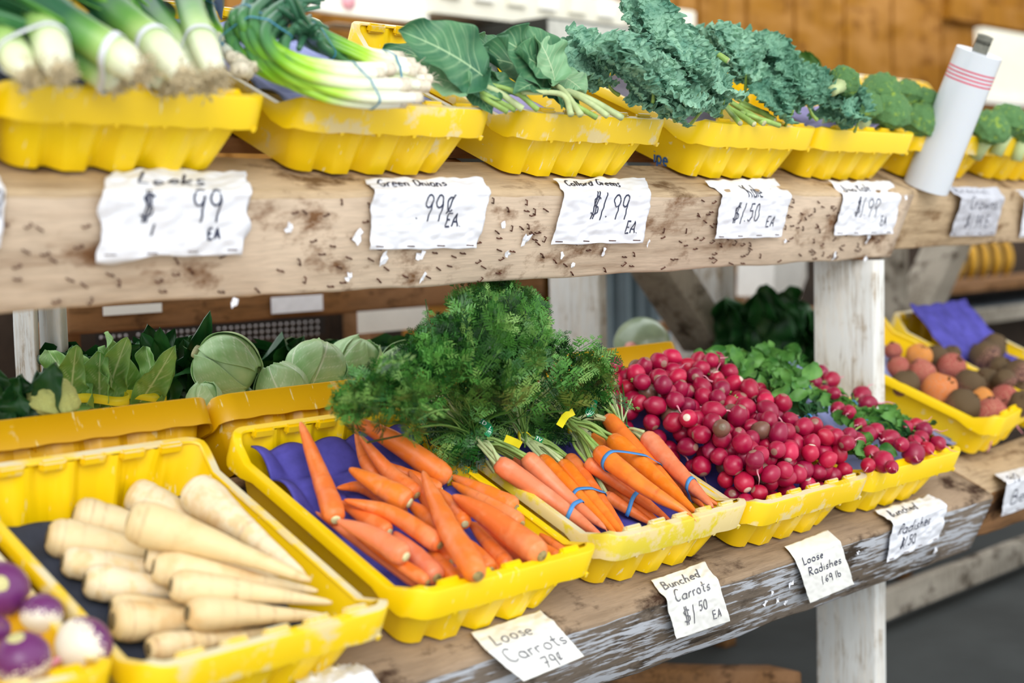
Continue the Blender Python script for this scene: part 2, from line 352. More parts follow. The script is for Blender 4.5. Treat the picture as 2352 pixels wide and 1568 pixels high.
def crate(fr, x, t, label, spin=0., wall=YEL, rim=YRIM, n=.001, group=None):
    """x, t: front right rim corner; spin about the slope's normal"""
    R = FROT @ Matrix.Rotation(spin, 3, 'Z')
    off = R @ Vector((-CW/2, CD/2, -CH)); at = Vector(W(fr, x, t, n))+off
    o = empty('plastic_crate', at, label, 'crate', group, R)
    put('walls', remat(CM[0], wall), o); put('rim', remat(CM[1], rim), o)
    for k in range(-2, 3):
        put('tab', remat(CM[2], rim), o, (k*.073+.03, -CD/2+.004, CH-.047)); put('stacking_lug', remat(CM[3], rim), o, (k*.066, -CD/2+.017, CH-.004))
        put('stacking_lug', remat(CM[3], rim), o, (k*.066, CD/2-.017, CH-.006))
    return o
LX = dict(T=-.866, P=-.447, C=-.001, B=.434, R=.834, W=1.239); UX = dict(U0=-.905, L=-.487, G=-.033, C=.431, K=.944, D=1.36, X=1.785)
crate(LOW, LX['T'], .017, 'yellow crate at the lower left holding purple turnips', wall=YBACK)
crate(LOW, LX['P'], -.007, 'yellow crate of cream parsnips on the lower shelf', wall=YCLEAN, rim=YRIM)
crate(LOW, LX['C'], 0, 'yellow crate of loose orange carrots on the lower shelf', wall=YCLEAN, rim=YCLEAN)
crate(LOW, LX['B'], .012, 'scuffed yellow crate of bunched carrots with green tops', rim=YWORN)
crate(LOW, LX['R'], -.002, 'yellow crate heaped with loose red radishes', rim=YRIM)
crate(LOW, LX['W'], .004, 'yellow crate of bunched radishes with leaves beside the white post', wall=YCLEAN, rim=YCLEAN)
bc = crate(LOW, 1.880, .112, 'yellow crate with blue crest holding muddy beets', .155, YCLEAN, YCLEAN, .017)
crate(LOW, 2.30, .12, 'yellow crate of dark soil-covered beets at far right', .0)
R2 = Matrix.Rotation(math.pi, 3, 'Z') @ FROT                     # crates of the far side slope down away from the viewer; their high end backs onto ours
YN, ZN = .552, .246+Z0
def back_crate(xr, label):
    at = Vector((xr-CW/2, YN, ZN))-R2 @ Vector((0, CD/2, CH)); o = empty('plastic_crate', at, label, 'crate', None, R2)
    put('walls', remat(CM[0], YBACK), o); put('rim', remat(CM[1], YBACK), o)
    for k in range(-2, 3): put('stacking_lug', remat(CM[3], YBACK), o, (k*.066, CD/2-.017, CH-.006))
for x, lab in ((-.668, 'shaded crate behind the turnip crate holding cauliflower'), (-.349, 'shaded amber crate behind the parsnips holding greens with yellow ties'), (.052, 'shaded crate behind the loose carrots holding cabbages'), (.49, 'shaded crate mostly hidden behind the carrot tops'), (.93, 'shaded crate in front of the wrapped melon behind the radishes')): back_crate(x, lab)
for i in range(4):
    c = np.array([0, YN+.04+i*.115, 0]); z = ZN-CH*CT-.018-(.04+i*.115+CH*ST)*ST/CT
    obj('shelf_board', *timber((-2.4, c[1], z), (1.33, c[1], z), (0, .05*CT, -.05*ST), (0, .011*ST, .011*CT), .001, 30), LTOP, stand)
crate(UPP, UX['U0'], 0, 'yellow crate cut off by the left edge on the upper shelf')
crate(UPP, UX['L'], 0, 'yellow crate of leeks on the upper shelf', wall=YCLEAN, rim=YCLEAN)
crate(UPP, UX['G'], 0, 'worn yellow crate of green onions on the upper shelf', wall=YEL, rim=YRIM)
crate(UPP, UX['C'], 0, 'yellow crate of collard greens on the upper shelf', wall=YCLEAN, rim=YRIM)
kc = crate(UPP, UX['K'], 0, 'yellow crate with blue lettering holding curly kale', wall=YCLEAN, rim=YCLEAN)
crate(UPP, UX['D'], 0, 'yellow crate of dark kale over a lavender tray', wall=YCLEAN, rim=YCLEAN)
crate(UPP, UX['X']+.03, .01, 'yellow crate of broccoli behind the bag roll', rim=YRIM)
crate(UPP, UX['X']+.46, .01, 'yellow crate of broccoli at the far right end of the upper shelf', rim=YRIM)

# ------------------------------------------------------------------ moulded pulp trays
BLUE = plain('blue_pulp', srgb(84, 80, 172), .75, .18, .25, 25); VIOLET = plain('lavender_pulp', srgb(158, 152, 198), .8, .1, .2, 20); NAVY = plain('dark_pulp', srgb(60, 66, 82), .85, .15, .2, 20)
PALEB = plain('pale_blue_pulp', srgb(150, 158, 206), .8, .1, .2, 20)
def tray(fr, x1, t0, t1, n0, mat, label, back=.05, bump=.012, lift=None, w=.325, per=.08):
    nu, nv = 52, 66; V = []
    for i in range(nu):
        for j in range(nv):
            x = x1-(CW-w)/2-w*(1-i/(nu-1)); t = t0+(t1-t0)*j/(nv-1); u = j/(nv-1)
            e = min(i, nu-1-i)/(nu-1)*6; n = n0+back*max(0, u-.55)/.45 + bump*abs(math.sin((x-x1)*math.pi/per)*math.sin(t*math.pi/per))**.75
            n += .006*max(0, 1-e)+nz((x, t, n0), 18)*.004
            if lift: n += lift(x-x1, t)
            V.append(W(fr, x, t, n))
    o = obj('pulp_tray', V, grid_faces(nu, nv), mat); solid(o, .003); return tag(o, label, 'tray')
tray(LOW, LX['C'], .054, .465, -.085, BLUE, 'blue dimpled pulp tray under the loose carrots', .045, .022)
tray(LOW, LX['B'], .054, .46, -.085, BLUE, 'blue pulp tray under the bunched carrots', .03, .006, lambda x, t: .055*max(0, .09-t)/.05 if x > -.17 else 0)
tray(LOW, LX['P'], .056, .445, -.108, NAVY, 'dark grey pulp tray under the parsnips', .02, .004, w=.315)
tray(LOW, LX['R'], .047, .46, -.068, BLUE, 'blue pulp tray beneath the loose radishes', 0, .002, lambda x, t: .01*t)
tray(LOW, LX['W'], .05, .468, -.085, PALEB, 'pale blue pulp tray showing at the back of the bunched radishes', .078, .012)
tray(LOW, 2.28, .16, .58, -.06, BLUE, 'blue pulp tray standing up behind the dark beets', .09, .008)
tray(LOW, 1.815, .14, .53, -.100, PALEB, 'pale pulp tray under the muddy beets', .04, .006, w=.30)
tray(UPP, UX['L'], .05, .46, -.06, NAVY, 'dark pulp tray under the leeks', .02, .004)
tray(UPP, UX['G'], .035, .46, -.045, PALEB, 'pale blue pulp tray under the green onions', .02, .012)
tray(UPP, UX['C'], .055, .455, -.09, VIOLET, 'lavender pulp tray under the collard greens', .02, .006)
tray(UPP, UX['K'], .05, .46, -.075, plain('grey_pulp', srgb(108, 104, 118), .85, .1), 'grey pulp tray under the curly kale', .02, .008)
tray(UPP, UX['D'], .033, .20, -.03, VIOLET, 'crumpled lavender pulp tray sticking out under the dark kale', .01, .01, lambda x, t: .035*max(0, 1-t/.10)*(.6+.8*math.sin(x*38)))

# ------------------------------------------------------------------ roots: carrots and parsnips
def veg(name, skin, rough, sss, stops):
    m = MT(name, rough, .45, sss); co = m.coord((1, 1, 1)); ra = m.rand()
    c = m.ramp(ra, stops); f = m.noise(co, 45, 4); c = m.mix(m.mask(f, .50, .62), c, skin[0]); s = m.attr('ring'); c = m.mix(m.mask(m.noise(co, 14, 5), .54, .74), c, skin[2])
    c = m.mix(s, c, skin[1]); m.bump(m.noise(co, 90, 3), .25, .002); return m.col(c)
CARROT = veg('carrot_skin', (srgb(238, 134, 74), srgb(196, 92, 40), srgb(240, 150, 100)), .42, .05, [(0, srgb(230, 108, 34)), (.35, srgb(238, 126, 44)), (.7, srgb(234, 116, 52)), (1, srgb(240, 132, 36))])
CARROTB = veg('bunched_carrot_skin', (srgb(244, 136, 44), srgb(206, 96, 36), srgb(244, 144, 60)), .32, .05, [(0, srgb(240, 118, 20)), (.5, srgb(240, 126, 26)), (1, srgb(236, 122, 60))])
CARROTP = veg('salmon_carrot_skin', (srgb(232, 136, 96), srgb(200, 100, 62), srgb(236, 152, 116)), .4, .05, [(0, srgb(230, 122, 80)), (1, srgb(236, 134, 88))])
PARSNIP = veg('parsnip_skin', (srgb(230, 206, 158), srgb(166, 120, 76), srgb(214, 170, 108)), .55, .05, [(0, srgb(226, 202, 152)), (.5, srgb(234, 216, 178)), (1, srgb(240, 226, 198))])
CROWN = plain('carrot_crown', srgb(168, 148, 96), .7, .3, .3, 120); PCUT = plain('parsnip_crown', srgb(126, 112, 84), .8, .3, .2, 60); PALEC = plain('stem_cut', srgb(206, 204, 160), .6, .2, .3, 80)
CPROF = [(0, .42), (.012, .66), (.04, .88), (.10, 1), (.25, .93), (.5, .80), (.75, .58), (.9, .38), (.97, .25), (1, .10)]
PPROF = [(0, .50), (.015, .74), (.05, .93), (.12, 1), (.24, .92), (.42, .70), (.65, .47), (.85, .30), (.96, .20), (1, .10)]
def prof(pr, s): return np.interp(s, [p[0] for p in pr], [p[1] for p in pr])
def root_mesh(name, P, r, pr, mat, parent=None, seg=18, n=44, ringy=.035, seed=0):
    s = np.concatenate([np.linspace(0, .12, 10)[:-1], np.linspace(.12, 1, n-9)]); C = spline(P, 200)[np.clip((s*199).astype(int), 0, 199)]
    C = spline(P, len(s)) if len(P) == 2 else C
    if len(P) == 2: C = np.asarray(P[0])+(np.asarray(P[1])-np.asarray(P[0]))*s[:, None]
    R = prof(pr, s)*r; T, A, B = frames(C); V, at = [], []; an = np.linspace(0, 2*math.pi, seg, endpoint=False)
    for i in range(len(s)):
        rg = max(0, noise.noise(Vector((s[i]*70, seed*3.1, 0)))); rg2 = noise.noise(Vector((s[i]*9, seed, 4)))
        for a in an:
            d = A[i]*math.cos(a)+B[i]*math.sin(a); k = 1+.05*noise.noise(Vector((math.cos(a)*1.4, math.sin(a)*1.4, s[i]*6+seed)))-ringy*rg+.04*rg2
            V.append(C[i]+d*R[i]*k); at.append(min(1, max(0, rg-.18)*1.6*max(0, .4+noise.noise(Vector((math.cos(a)*2, math.sin(a)*2, s[i]*20+seed))))))
    F = [(i*seg+j, i*seg+(j+1) % seg, (i+1)*seg+(j+1) % seg, (i+1)*seg+j) for i in range(len(s)-1) for j in range(seg)]
    F += [tuple(range(seg))[::-1], tuple((len(s)-1)*seg+j for j in range(seg))]
    return obj(name, V, F, mat, parent, True, {'ring': at}), T[0], C, R
def chain(P, r, pr, k=14):
    s = np.linspace(.02, .98, k); C = spline(P, 100)[(s*99).astype(int)]; return C, prof(pr, s)*r
def clear(c, others, tol):
    for C, R in others:
        d = np.linalg.norm(c[0][:, None]-C[None], axis=2)-(c[1][:, None]+R[None])
        if d.min() < -tol: return False
    return True
def settle(fr, px, wpx, pr, n0, placed, tol=.0025, floor=lambda t: -.07+.075*max(0, t-.25)/.22, nmax=.08):
    """lay a root whose crown .. tip show at these photo points onto what already lies in the crate"""
    c0 = on_n(fr, px[0], n0); r = wpx/2*1.1*depth(c0)/FPX; n = n0+r*.9
    k = len(px)-1; dn = [0]*(k+1)
    for i, q in enumerate(px):
        t = loc(fr, on_n(fr, q, n))[1]; dn[i] = max(0, floor(t)-n0)-r*.45*i/k
    while n < nmax:
        P = [on_n(fr, q, n+dn[i]) for i, q in enumerate(px)]
        c = chain(P, r, pr)
        if clear(c, placed, tol): break
        n += .002
    placed.append(c); return P, r
def carrot(fr, px, wpx, placed, label, mat=CARROT, n0=-.066, i=0):
    P, r = settle(fr, px, wpx, CPROF, n0, placed)
    o, T, C, R = root_mesh('carrot', P, r, CPROF, mat, seed=i*1.7); tag(o, label, 'carrot', 'loose carrots in the yellow crate')
    V, F = tube([C[0]-T*r*.16, C[0]-T*r*.10, C[0]+T*r*.1], [r*.30, r*.40, r*.44], 12)
    obj('crown', V, F, CROWN if i % 3 else PALEC, o)
LC = [  # crown, (bend,) tip in photo points, crown width, label
    ([(1012, 1126), (880, 1062)], 34, 'dark carrot almost buried under the long carrot at the top of the heap'),
    ([(966, 1342), (725, 1175)], 32, 'thin salmon carrot lying against the left wall at the front'),
    ([(982, 1337), (870, 1262), (800, 1212)], 32, 'carrot squeezed beside the left wall, just right of the outermost one'),
    ([(1303, 1273), (1228, 1215)], 24, 'thin carrot in the front right corner by the bare blue tray'),
    ([(1283, 1280), (1205, 1228)], 26, 'small carrot peeking out below the big front right carrot'),
    ([(1218, 1296), (1086, 1199)], 36, 'pinkish carrot second from the right at the front rim'),
    ([(1168, 1303), (1076, 1196)], 40, 'bright carrot lying third from the right at the front rim'),
    ([(1142, 1315), (1092, 1250)], 28, 'short carrot tip wedged at the front rim right of the longest carrot'),
    ([(1127, 1309), (1075, 1240)], 38, 'small carrot with dark crown beside the longest front carrot'),
    ([(1038, 1289), (960, 1225)], 40, 'reddish carrot with dark crown in the middle of the front heap'),
    ([(1052, 1341), (985, 1262)], 42, 'carrot with bare pale end at the front rim, left of centre'),
    ([(1004, 1327), (905, 1222)], 50, 'blunt salmon carrot with grey crown at the front left rim'),
    ([(1000, 1182), (940, 1082)], 34, 'darker carrot under the crossing carrot in the middle of the crate'),
    ([(868, 1100), (838, 1060), (816, 988)], 30, 'short thin upright carrot on the blue tray, tip to the back rim'),
    ([(1022, 1220), (935, 1150)], 44, 'stubby carrot with white dot of a crown in the middle of the heap'),
    ([(894, 1222), (775, 1150)], 40, 'carrot with greenish crown below the carrot at the left end'),
    ([(930, 1180), (840, 1122), (774, 1120)], 36, 'bent carrot curving left under the thick blunt carrot'),
    ([(1011, 1252), (900, 1180), (790, 1148)], 44, 'long carrot running diagonally through the left middle of the heap'),
    ([(932, 1278), (850, 1228), (775, 1196)], 50, 'pale salmon carrot in front of the carrot with greenish crown'),
    ([(1185, 1168), (1035, 1092)], 46, 'carrot along the right wall of the crate, nearest the bunched carrots'),
    ([(1198, 1204), (1037, 1108)], 42, 'carrot second from the right wall, with its crown above the blue tray'),
    ([(1068, 1203), (1040, 1160), (1005, 1122)], 38, 'short carrot between the crossing carrot and the big front right carrot'),
    ([(957, 1137), (890, 1080), (826, 1000)], 42, 'slim carrot below the long top carrot, lying parallel to it'),
    ([(1244, 1276), (1120, 1185), (1040, 1138)], 60, 'thick long carrot at the front right of the heap'),
    ([(940, 1155), (802, 1076)], 54, 'thick blunt carrot facing the viewer with a round cut crown'),
    ([(1031, 1101), (900, 1010), (789, 956)], 52, 'long bright carrot on top at the back, its tip touching the greens'),
    ([(1098, 1322), (1035, 1222), (1000, 1150), (971, 1082)], 56, 'longest carrot crossing over the middle of the heap'),
    ([(771, 1193), (735, 1090), (690, 969)], 50, 'carrot standing apart at the left end with its tip on the back rim')]
placed = []
for i, (px, w, lab) in enumerate(LC): carrot(LOW, px, w, placed, lab, CARROTP if 'salmon' in lab or 'pinkish' in lab else CARROT, -.048, i)
LP = [
    ([(255, 1392), (560, 1402)], 56, 'parsnip buried between two others near the left wall'),
    ([(194, 1334), (540, 1368)], 80, 'third parsnip down along the left wall'),
    ([(143, 1288), (500, 1322)], 74, 'second parsnip down along the left wall, half covered'),
    ([(108, 1230), (470, 1290)], 88, 'upper left parsnip lying sideways by the dark tray'),
    ([(168, 1182), (480, 1250)], 88, 'short parsnip with a brown spot at the back left of the crate'),
    ([(340, 1490), (640, 1444)], 64, 'parsnip half hidden behind the front rim'),
    ([(258, 1426), (560, 1424)], 92, 'blunt parsnip with an orange streak at the front left'),
    ([(335, 1275), (640, 1320)], 76, 'parsnip with its crown hidden below the long diagonal one'),
    ([(299, 1132), (582, 1265)], 84, 'parsnip at the back under the long diagonal parsnip'),
    ([(352, 1301), (560, 1330), (729, 1357)], 74, 'parsnip with a dark green crown in the middle of the heap'),
    ([(392, 1344), (590, 1362), (762, 1384)], 74, 'parsnip with a grey crown and thin blunt tip reaching the right wall'),
    ([(430, 1408), (745, 1414)], 76, 'front parsnip with a hollow brown crown'),
    ([(440, 1122), (560, 1215), (700, 1322)], 94, 'big bulbous parsnip along the right wall of the crate'),
    ([(295, 1192), (490, 1250), (714, 1333)], 94, 'long diagonal parsnip lying on top of the pile')]
placedp = []
for i, (px, w, lab) in enumerate(LP):
    P, r = settle(LOW, px, w*.97, PPROF, -.052 if 'right wall' in lab else -.092, placedp, .004, lambda t: -.092)
    o, T, C, R = root_mesh('parsnip', P, r, PPROF, PARSNIP, None, 20, 50, .05, i*2.3+50); tag(o, lab, 'parsnip', 'parsnips in the yellow crate')
    obj('crown', *tube([C[0]-T*r*.06, C[0]-T*r*.02, C[0]+T*r*.1], [r*.2, r*.42, r*.48], 12), PCUT, o)

# ------------------------------------------------------------------ bunched carrots: roots, stems, ties, rubber bands, feathery tops
STEM = plain('carrot_stem', srgb(150, 184, 96), .45, .18, .4, 40); STEMW = plain('pale_stem', srgb(190, 206, 150), .5, .12, .4, 40)
def leafmat(name, lo, hi, rough=.5, tr=.15, sc=60):
    m = MT(name, rough, .35); f = m.noise(m.coord(), sc, 2); c = m.ramp(f, [(.3, lo), (.7, hi)]); m.col(c)
    if tr:
        t = m.n('ShaderNodeBsdfTranslucent'); m.l(c, t.inputs[0]); mx = m.n('ShaderNodeMixShader'); mx.inputs[0].default_value = tr
        m.l(m.b.outputs[0], mx.inputs[1]); m.l(t.outputs[0], mx.inputs[2]); m.l(mx.outputs[0], m.t.nodes['Material Output'].inputs[0])
    return m.m
def fernmat(name, stops):
    m = MT(name, .42, .4); c = m.ramp(m.attr('tone'), stops); m.col(c); t = m.n('ShaderNodeBsdfTranslucent'); m.l(c, t.inputs[0]); mx = m.n('ShaderNodeMixShader'); mx.inputs[0].default_value = .10
    m.l(m.b.outputs[0], mx.inputs[1]); m.l(t.outputs[0], mx.inputs[2]); m.l(mx.outputs[0], m.t.nodes['Material Output'].inputs[0]); return m.m
FERN = fernmat('carrot_leaf', [(.15, srgb(14, 50, 16)), (.5, srgb(38, 96, 32)), (.85, srgb(88, 148, 62))]); FERN2 = fernmat('pale_carrot_leaf', [(.15, srgb(30, 72, 22)), (.5, srgb(66, 118, 44)), (.85, srgb(124, 166, 84))])
BANDB = plain('blue_rubber', srgb(74, 146, 214), .5, .06, .4); TIEG = plain('green_tie', srgb(18, 140, 88), .45, .06, .4); TIEY = plain('yellow_tie', srgb(240, 226, 40), .45, .05, .4); WHITEINK = plain('white_print', srgb(240, 245, 240), .5, .02)
def hull(pts):
    pts = sorted(map(tuple, pts)); h = []
    for seq in (pts, pts[::-1]):
        s = []
        for p in seq:
            while len(s) > 1 and (s[-1][0]-s[-2][0])*(p[1]-s[-2][1])-(s[-1][1]-s[-2][1])*(p[0]-s[-2][0]) <= 0: s.pop()
            s.append(p)
        h += s[:-1]
    return np.array(h)
def loop(name, circles, at, axis, width, mat, parent, off=.0012, th=.0011):
    """a band pulled tight round circles [(centre, radius)] in the plane through `at` across `axis`"""
    z = np.asarray(axis, float); z /= np.linalg.norm(z); u = np.cross(z, NV); u /= np.linalg.norm(u); v = np.cross(z, u); pts = []
    for c, r in circles:
        d = np.asarray(c)-at; a = np.linspace(0, 2*math.pi, 28, endpoint=False)
        pts += list(zip(d@u+np.cos(a)*(r+off), d@v+np.sin(a)*(r+off)))
    h = hull(pts); h = np.vstack([h, h[:1]]); L = np.concatenate([[0], np.cumsum(np.linalg.norm(np.diff(h, axis=0), axis=1))]); s = np.linspace(0, L[-1], 57)[:-1]
    h = np.stack([np.interp(s, L, h[:, k]) for k in (0, 1)], 1); ce = h.mean(0); V = []
    for k, p in enumerate(h):
        o = (p-ce)/np.linalg.norm(p-ce); q = at+u*p[0]+v*p[1]; w = z*(width/2)
        sh = z*.004*math.sin(k/56*4*math.pi)
        for a, b in ((-1, 0), (1, 0), (1, 1), (-1, 1)): V.append(q+w*a+sh+(u*o[0]+v*o[1])*th*b)
    m = len(h); F = [(k*4+j, ((k+1) % m)*4+j, ((k+1) % m)*4+(j+1) % 4, k*4+(j+1) % 4) for k in range(m) for j in range(4)]
    return obj(name, V, F, mat, parent)
def frond(base, tip, nrm, width, pieces, droop=.02, pairs=7):
    """a feathery carrot leaf: midrib, side leaflets, each cut into narrow lobes"""
    base, tip, nrm = (np.asarray(q, float) for q in (base, tip, nrm)); ax = tip-base; L = np.linalg.norm(ax); ax /= L
    side = np.cross(ax, nrm); side /= np.linalg.norm(side)+1e-9; up = np.cross(side, ax)
    mid = spline([base, base+ax*L*.5+up*droop, tip], 9); pieces.append(tube(mid, np.linspace(.0011, .0004, 9), 3, False))
    for k in range(pairs):
        s = .22+.78*k/(pairs-1); p = mid[0]+(mid[-1]-mid[0])*s+up*droop*4*s*(1-s); l = width*(math.sin(min(1, (s-.1)*1.25)*math.pi*.92)**.7*.8+.16)
        for sg in ((-1, 1) if k < pairs-1 else (0,)):
            d = ax*rng.uniform(.55, .95)+side*sg*rng.uniform(.8, 1.05)+up*rng.uniform(-.2, .2); d /= np.linalg.norm(d); ll = l*rng.uniform(.75, 1.15)
            w = np.cross(d, up); w /= np.linalg.norm(w)+1e-9; V, F = [p-w*.0006, p+w*.0006, p+d*ll], [(0, 1, 2)]
            for q in range(1, 4):
                c = p+d*ll*(q/4.2); lo = ll*(.56-.10*q)
                for g in (-1, 1):
                    e = d*.85+w*g*.75+up*rng.uniform(-.2, .2); e /= np.linalg.norm(e); b = d*lo*.16; n = len(V); m_ = c+e*lo*.55; t_ = np.cross(e, up)*lo*.17
                    V += [c-b, m_-t_, c+e*lo, m_+t_, c+b]; F.append((n, n+1, n+2, n+3, n+4))
            pieces.append((np.array(V), F))
def bunch(fr, label, roots, band, tie, tiecol, mats, placed, n0, nstem=5, seed=0, dtie=.012):
    root = empty('carrot_bunch', (0, 0, 0), label, 'carrots', 'bunches of carrots with tops'); data = []
    for i, (px, w) in enumerate(roots):
        P, r = settle(fr, px, w, CPROF, n0, placed, .003); data.append((P, r))
    root.location = Vector(data[0][0][0]-NV*.02)
    tn = max(loc(fr, d[0][0])[2] for d in data)+dtie; T3 = on_n(fr, tie, tn); axis = np.zeros(3)
    for i, (P, r) in enumerate(data):
        o, T, C, R = root_mesh('carrot', P, r, CPROF, mats[i % len(mats)], root, seed=seed+i*1.3)
        ti = [C[-1], C[-1]-T*-.006+NV*-.002, C[-1]+T*.014-NV*.004]; obj('root_tail', *tube(ti, [.0012, .0008, .0003], 5), CARROTP, root)
        axis += T
        pc = []
        for k in range(nstem):
            j = lambda s: rng.normal(0, s, 3)
            a = C[0]+j(r*.22); b = T3+j(.0035); m_ = (a+b)/2+NV*.004+j(.003); far = T3-T*rng.uniform(.05, .10)+j(.017)+NV*rng.uniform(.01, .06)
            pc.append(tube(spline([a+T*.006, m_, b, far], 12), np.linspace(.0036, .0017, 12), 5))
        obj('stems', *join(pc), STEM if i % 2 else STEMW, root); 
    axis /= len(data); axis /= np.linalg.norm(axis)
    if band:
        b3 = on_n(fr, band, loc(fr, data[-1][0][0])[2]); ci = []
        for P, r in data:
            C = spline(P, 60); k = int(np.argmin(np.abs((C-b3)@axis)))
            if 2 < k < 57: ci.append((C[k]-axis*((C[k]-b3)@axis), prof(CPROF, k/59)*r))
        if ci: loop('rubber_band', ci, b3, axis, .0075, BANDB, root)
    loop('twist_tie', [(T3, .0085)], T3, axis, .010, tiecol, root, .0015)
    return root, T3, axis, data
pb = []
B = {}
B['A'] = bunch(LOW, 'bunch of thick salmon carrots with a green tie, nearest the loose carrots', [([(1150, 1098), (1360, 1226)], 30), ([(1180, 1046), (1340, 1190)], 30), ([(1140, 1060), (1270, 1150), (1383, 1232)], 42), ([(1204, 1046), (1300, 1140), (1391, 1214)], 38)], (1318, 1162), (1083, 998), TIEG, [CARROTP], pb, -.07, 6, 1)
B['C'] = bunch(LOW, 'bunch of reddish carrots lying low on the bare blue tray', [([(1388, 1136), (1506, 1208)], 28), ([(1360, 1052), (1480, 1130)], 28), ([(1362, 1080), (1526, 1212)], 34), ([(1346, 1058), (1450, 1130), (1541, 1197)], 32)], (1432, 1150), (1314, 985), TIEY, [CARROT], pb, -.07, 4, 2)
B['B'] = bunch(LOW, 'bunch of slim orange carrots with a yellow tie, second from the left', [([(1242, 1050), (1420, 1232)], 33), ([(1306, 1048), (1435, 1220)], 34), ([(1288, 1062), (1440, 1236)], 36)], (1358, 1130), (1203, 1002), TIEY, [CARROTB, CARROT], pb, -.06, 5, 3)
B['E'] = bunch(LOW, 'carrot bunch beside the loose radishes with a pale salmon carrot on top', [([(1497, 1050), (1618, 1166)], 32), ([(1520, 1090), (1655, 1162)], 24), ([(1482, 1000), (1560, 1085), (1638, 1165)], 40)], (1572, 1100), (1432, 986), TIEG, [CARROT, CARROT, CARROTP], pb, -.055, 4, 4, -.016)
B['D'] = bunch(LOW, 'bright orange carrot bunch on top, tied with a wide blue band', [([(1358, 1004), (1440, 1080)], 36), ([(1370, 1034), (1480, 1118), (1588, 1183)], 41), ([(1392, 957), (1480, 1050), (1572, 1142)], 36), ([(1402, 1006), (1500, 1090), (1600, 1178)], 43)], (1455, 1062), (1302, 960), TIEY, [CARROTB], pb, -.04, 6, 5)
# the heap of tops leans up and back from the ties
HP = W(LOW, .05, .20, .00); HD = TV*.34+NV*.30; HD /= np.linalg.norm(HD); HN = np.cross(np.array([1., 0, 0]), HD)
OUTL = [(772, 940), (800, 868), (900, 830), (960, 772), (1020, 742), (1050, 694), (1100, 668), (1150, 655), (1200, 668), (1238, 700), (1240, 745), (1300, 785), (1385, 805), (1432, 905), (1430, 945), (1350, 985), (1300, 1000), (1200, 1000), (1120, 975), (1090, 1075), (1060, 1075), (1035, 1030), (1000, 1000), (950, 962), (875, 918), (790, 930)]
def inside(p, poly):
    c = False; n = len(poly)
    for i in range(n):
        (x1, y1), (x2, y2) = poly[i], poly[i-1]
        if (y1 > p[1]) != (y2 > p[1]) and p[0] < (x2-x1)*(p[1]-y1)/(y2-y1)+x1: c = not c
    return c
toc_ = lambda P: (CAM-P)/np.linalg.norm(CAM-P)
keys = list('ABDEC'); piles = {k: [] for k in keys}; piles2 = {k: [] for k in keys}; cnt = 0
while cnt < 470:
    q = (rng.uniform(770, 1440), rng.uniform(652, 1085))
    if not inside(q, OUTL): continue
    if any(min(math.hypot(q[0]-(tx-dx*f), q[1]-(ty-dy*f)) for f in (0, .25, .5, .75, 1)) < 26 for tx, ty, dx, dy in ((1083, 998, 105, 125), (1203, 1002, 60, 85), (1302, 958, 75, 90), (1314, 985, 20, 50))) and cnt % 4: cnt += 1; continue
    back = rng.uniform(0, .07)*(1 if cnt % 3 else 1.6); tip = hit(q, HP+HN*-back*-1, HN)
    if cnt % 3 == 0: tip = hit(q, HP+HN*back, HN)
    h = (tip-W(LOW, 0, 0, 0))@NV
    if q[1] > 890 and not (q[0] < 1000 and q[1] < 960): tip = on_n(LOW, q, rng.uniform(-.03, -.005)+.02*(q[0] < 1080))
    elif h < .0: tip = on_n(LOW, q, rng.uniform(-.01, .03))
    k = min(keys, key=lambda k: np.linalg.norm(B[k][1]-tip)+rng.uniform(0, .09)); T3 = B[k][1]
    d = tip-T3; L = np.linalg.norm(d); d /= L
    d = d*.75+np.array([rng.normal(0, .35), 0, rng.normal(0, .25)]); d /= np.linalg.norm(d)
    ln = rng.uniform(.06, .10); view = CAM-tip; view /= np.linalg.norm(view); nr = view+rng.normal(0, .38, 3)
    tip2 = tip+d*.012-np.array([0, 0, .010]); frond(tip-d*ln, tip2, nr, rng.uniform(.026, .042), piles[k] if cnt % 3 else piles2[k], .008)
    if cnt % 3 == 0: piles2[k].append(tube(spline([T3+rng.normal(0, .004, 3), (T3+tip-d*ln)/2+NV*.012, tip-d*ln], 8), [.0016]*8, 4, False))
    cnt += 1
for i in range(70):                                                # sprays that stick out of the heap's edge
    u = rng.uniform(0, 14); k0 = int(u); a, b = np.array(OUTL[k0], float), np.array(OUTL[k0+1], float); q = a+(b-a)*(u-k0); ctr = np.array((1120, 880)); o_ = (q-ctr)/np.linalg.norm(q-ctr); o_ = o_+rng.normal(0, .35, 2)
    tip = hit(tuple(q+o_*rng.uniform(0, 26)), HP, HN); bs = hit(tuple(q-o_*75), HP+HN*rng.uniform(-.02, .02), HN); k = min(keys, key=lambda k: np.linalg.norm(B[k][1]-tip))
    frond(bs, tip, toc_(tip)+rng.normal(0, .2, 3), rng.uniform(.026, .038), piles2[k] if i % 3 == 0 else piles[k], .006, 9)
for k in keys:
    for pl, mt in ((piles, FERN), (piles2, FERN2)):
        if pl[k]:
            tone = np.concatenate([np.full(len(v), .5+1.1*noise.noise(Vector(v[0])*26)+rng.normal(0, .10)) for v, f in pl[k]]); obj('leafy_top', *join(pl[k]), mt, B[k][0], False, {'tone': tone})
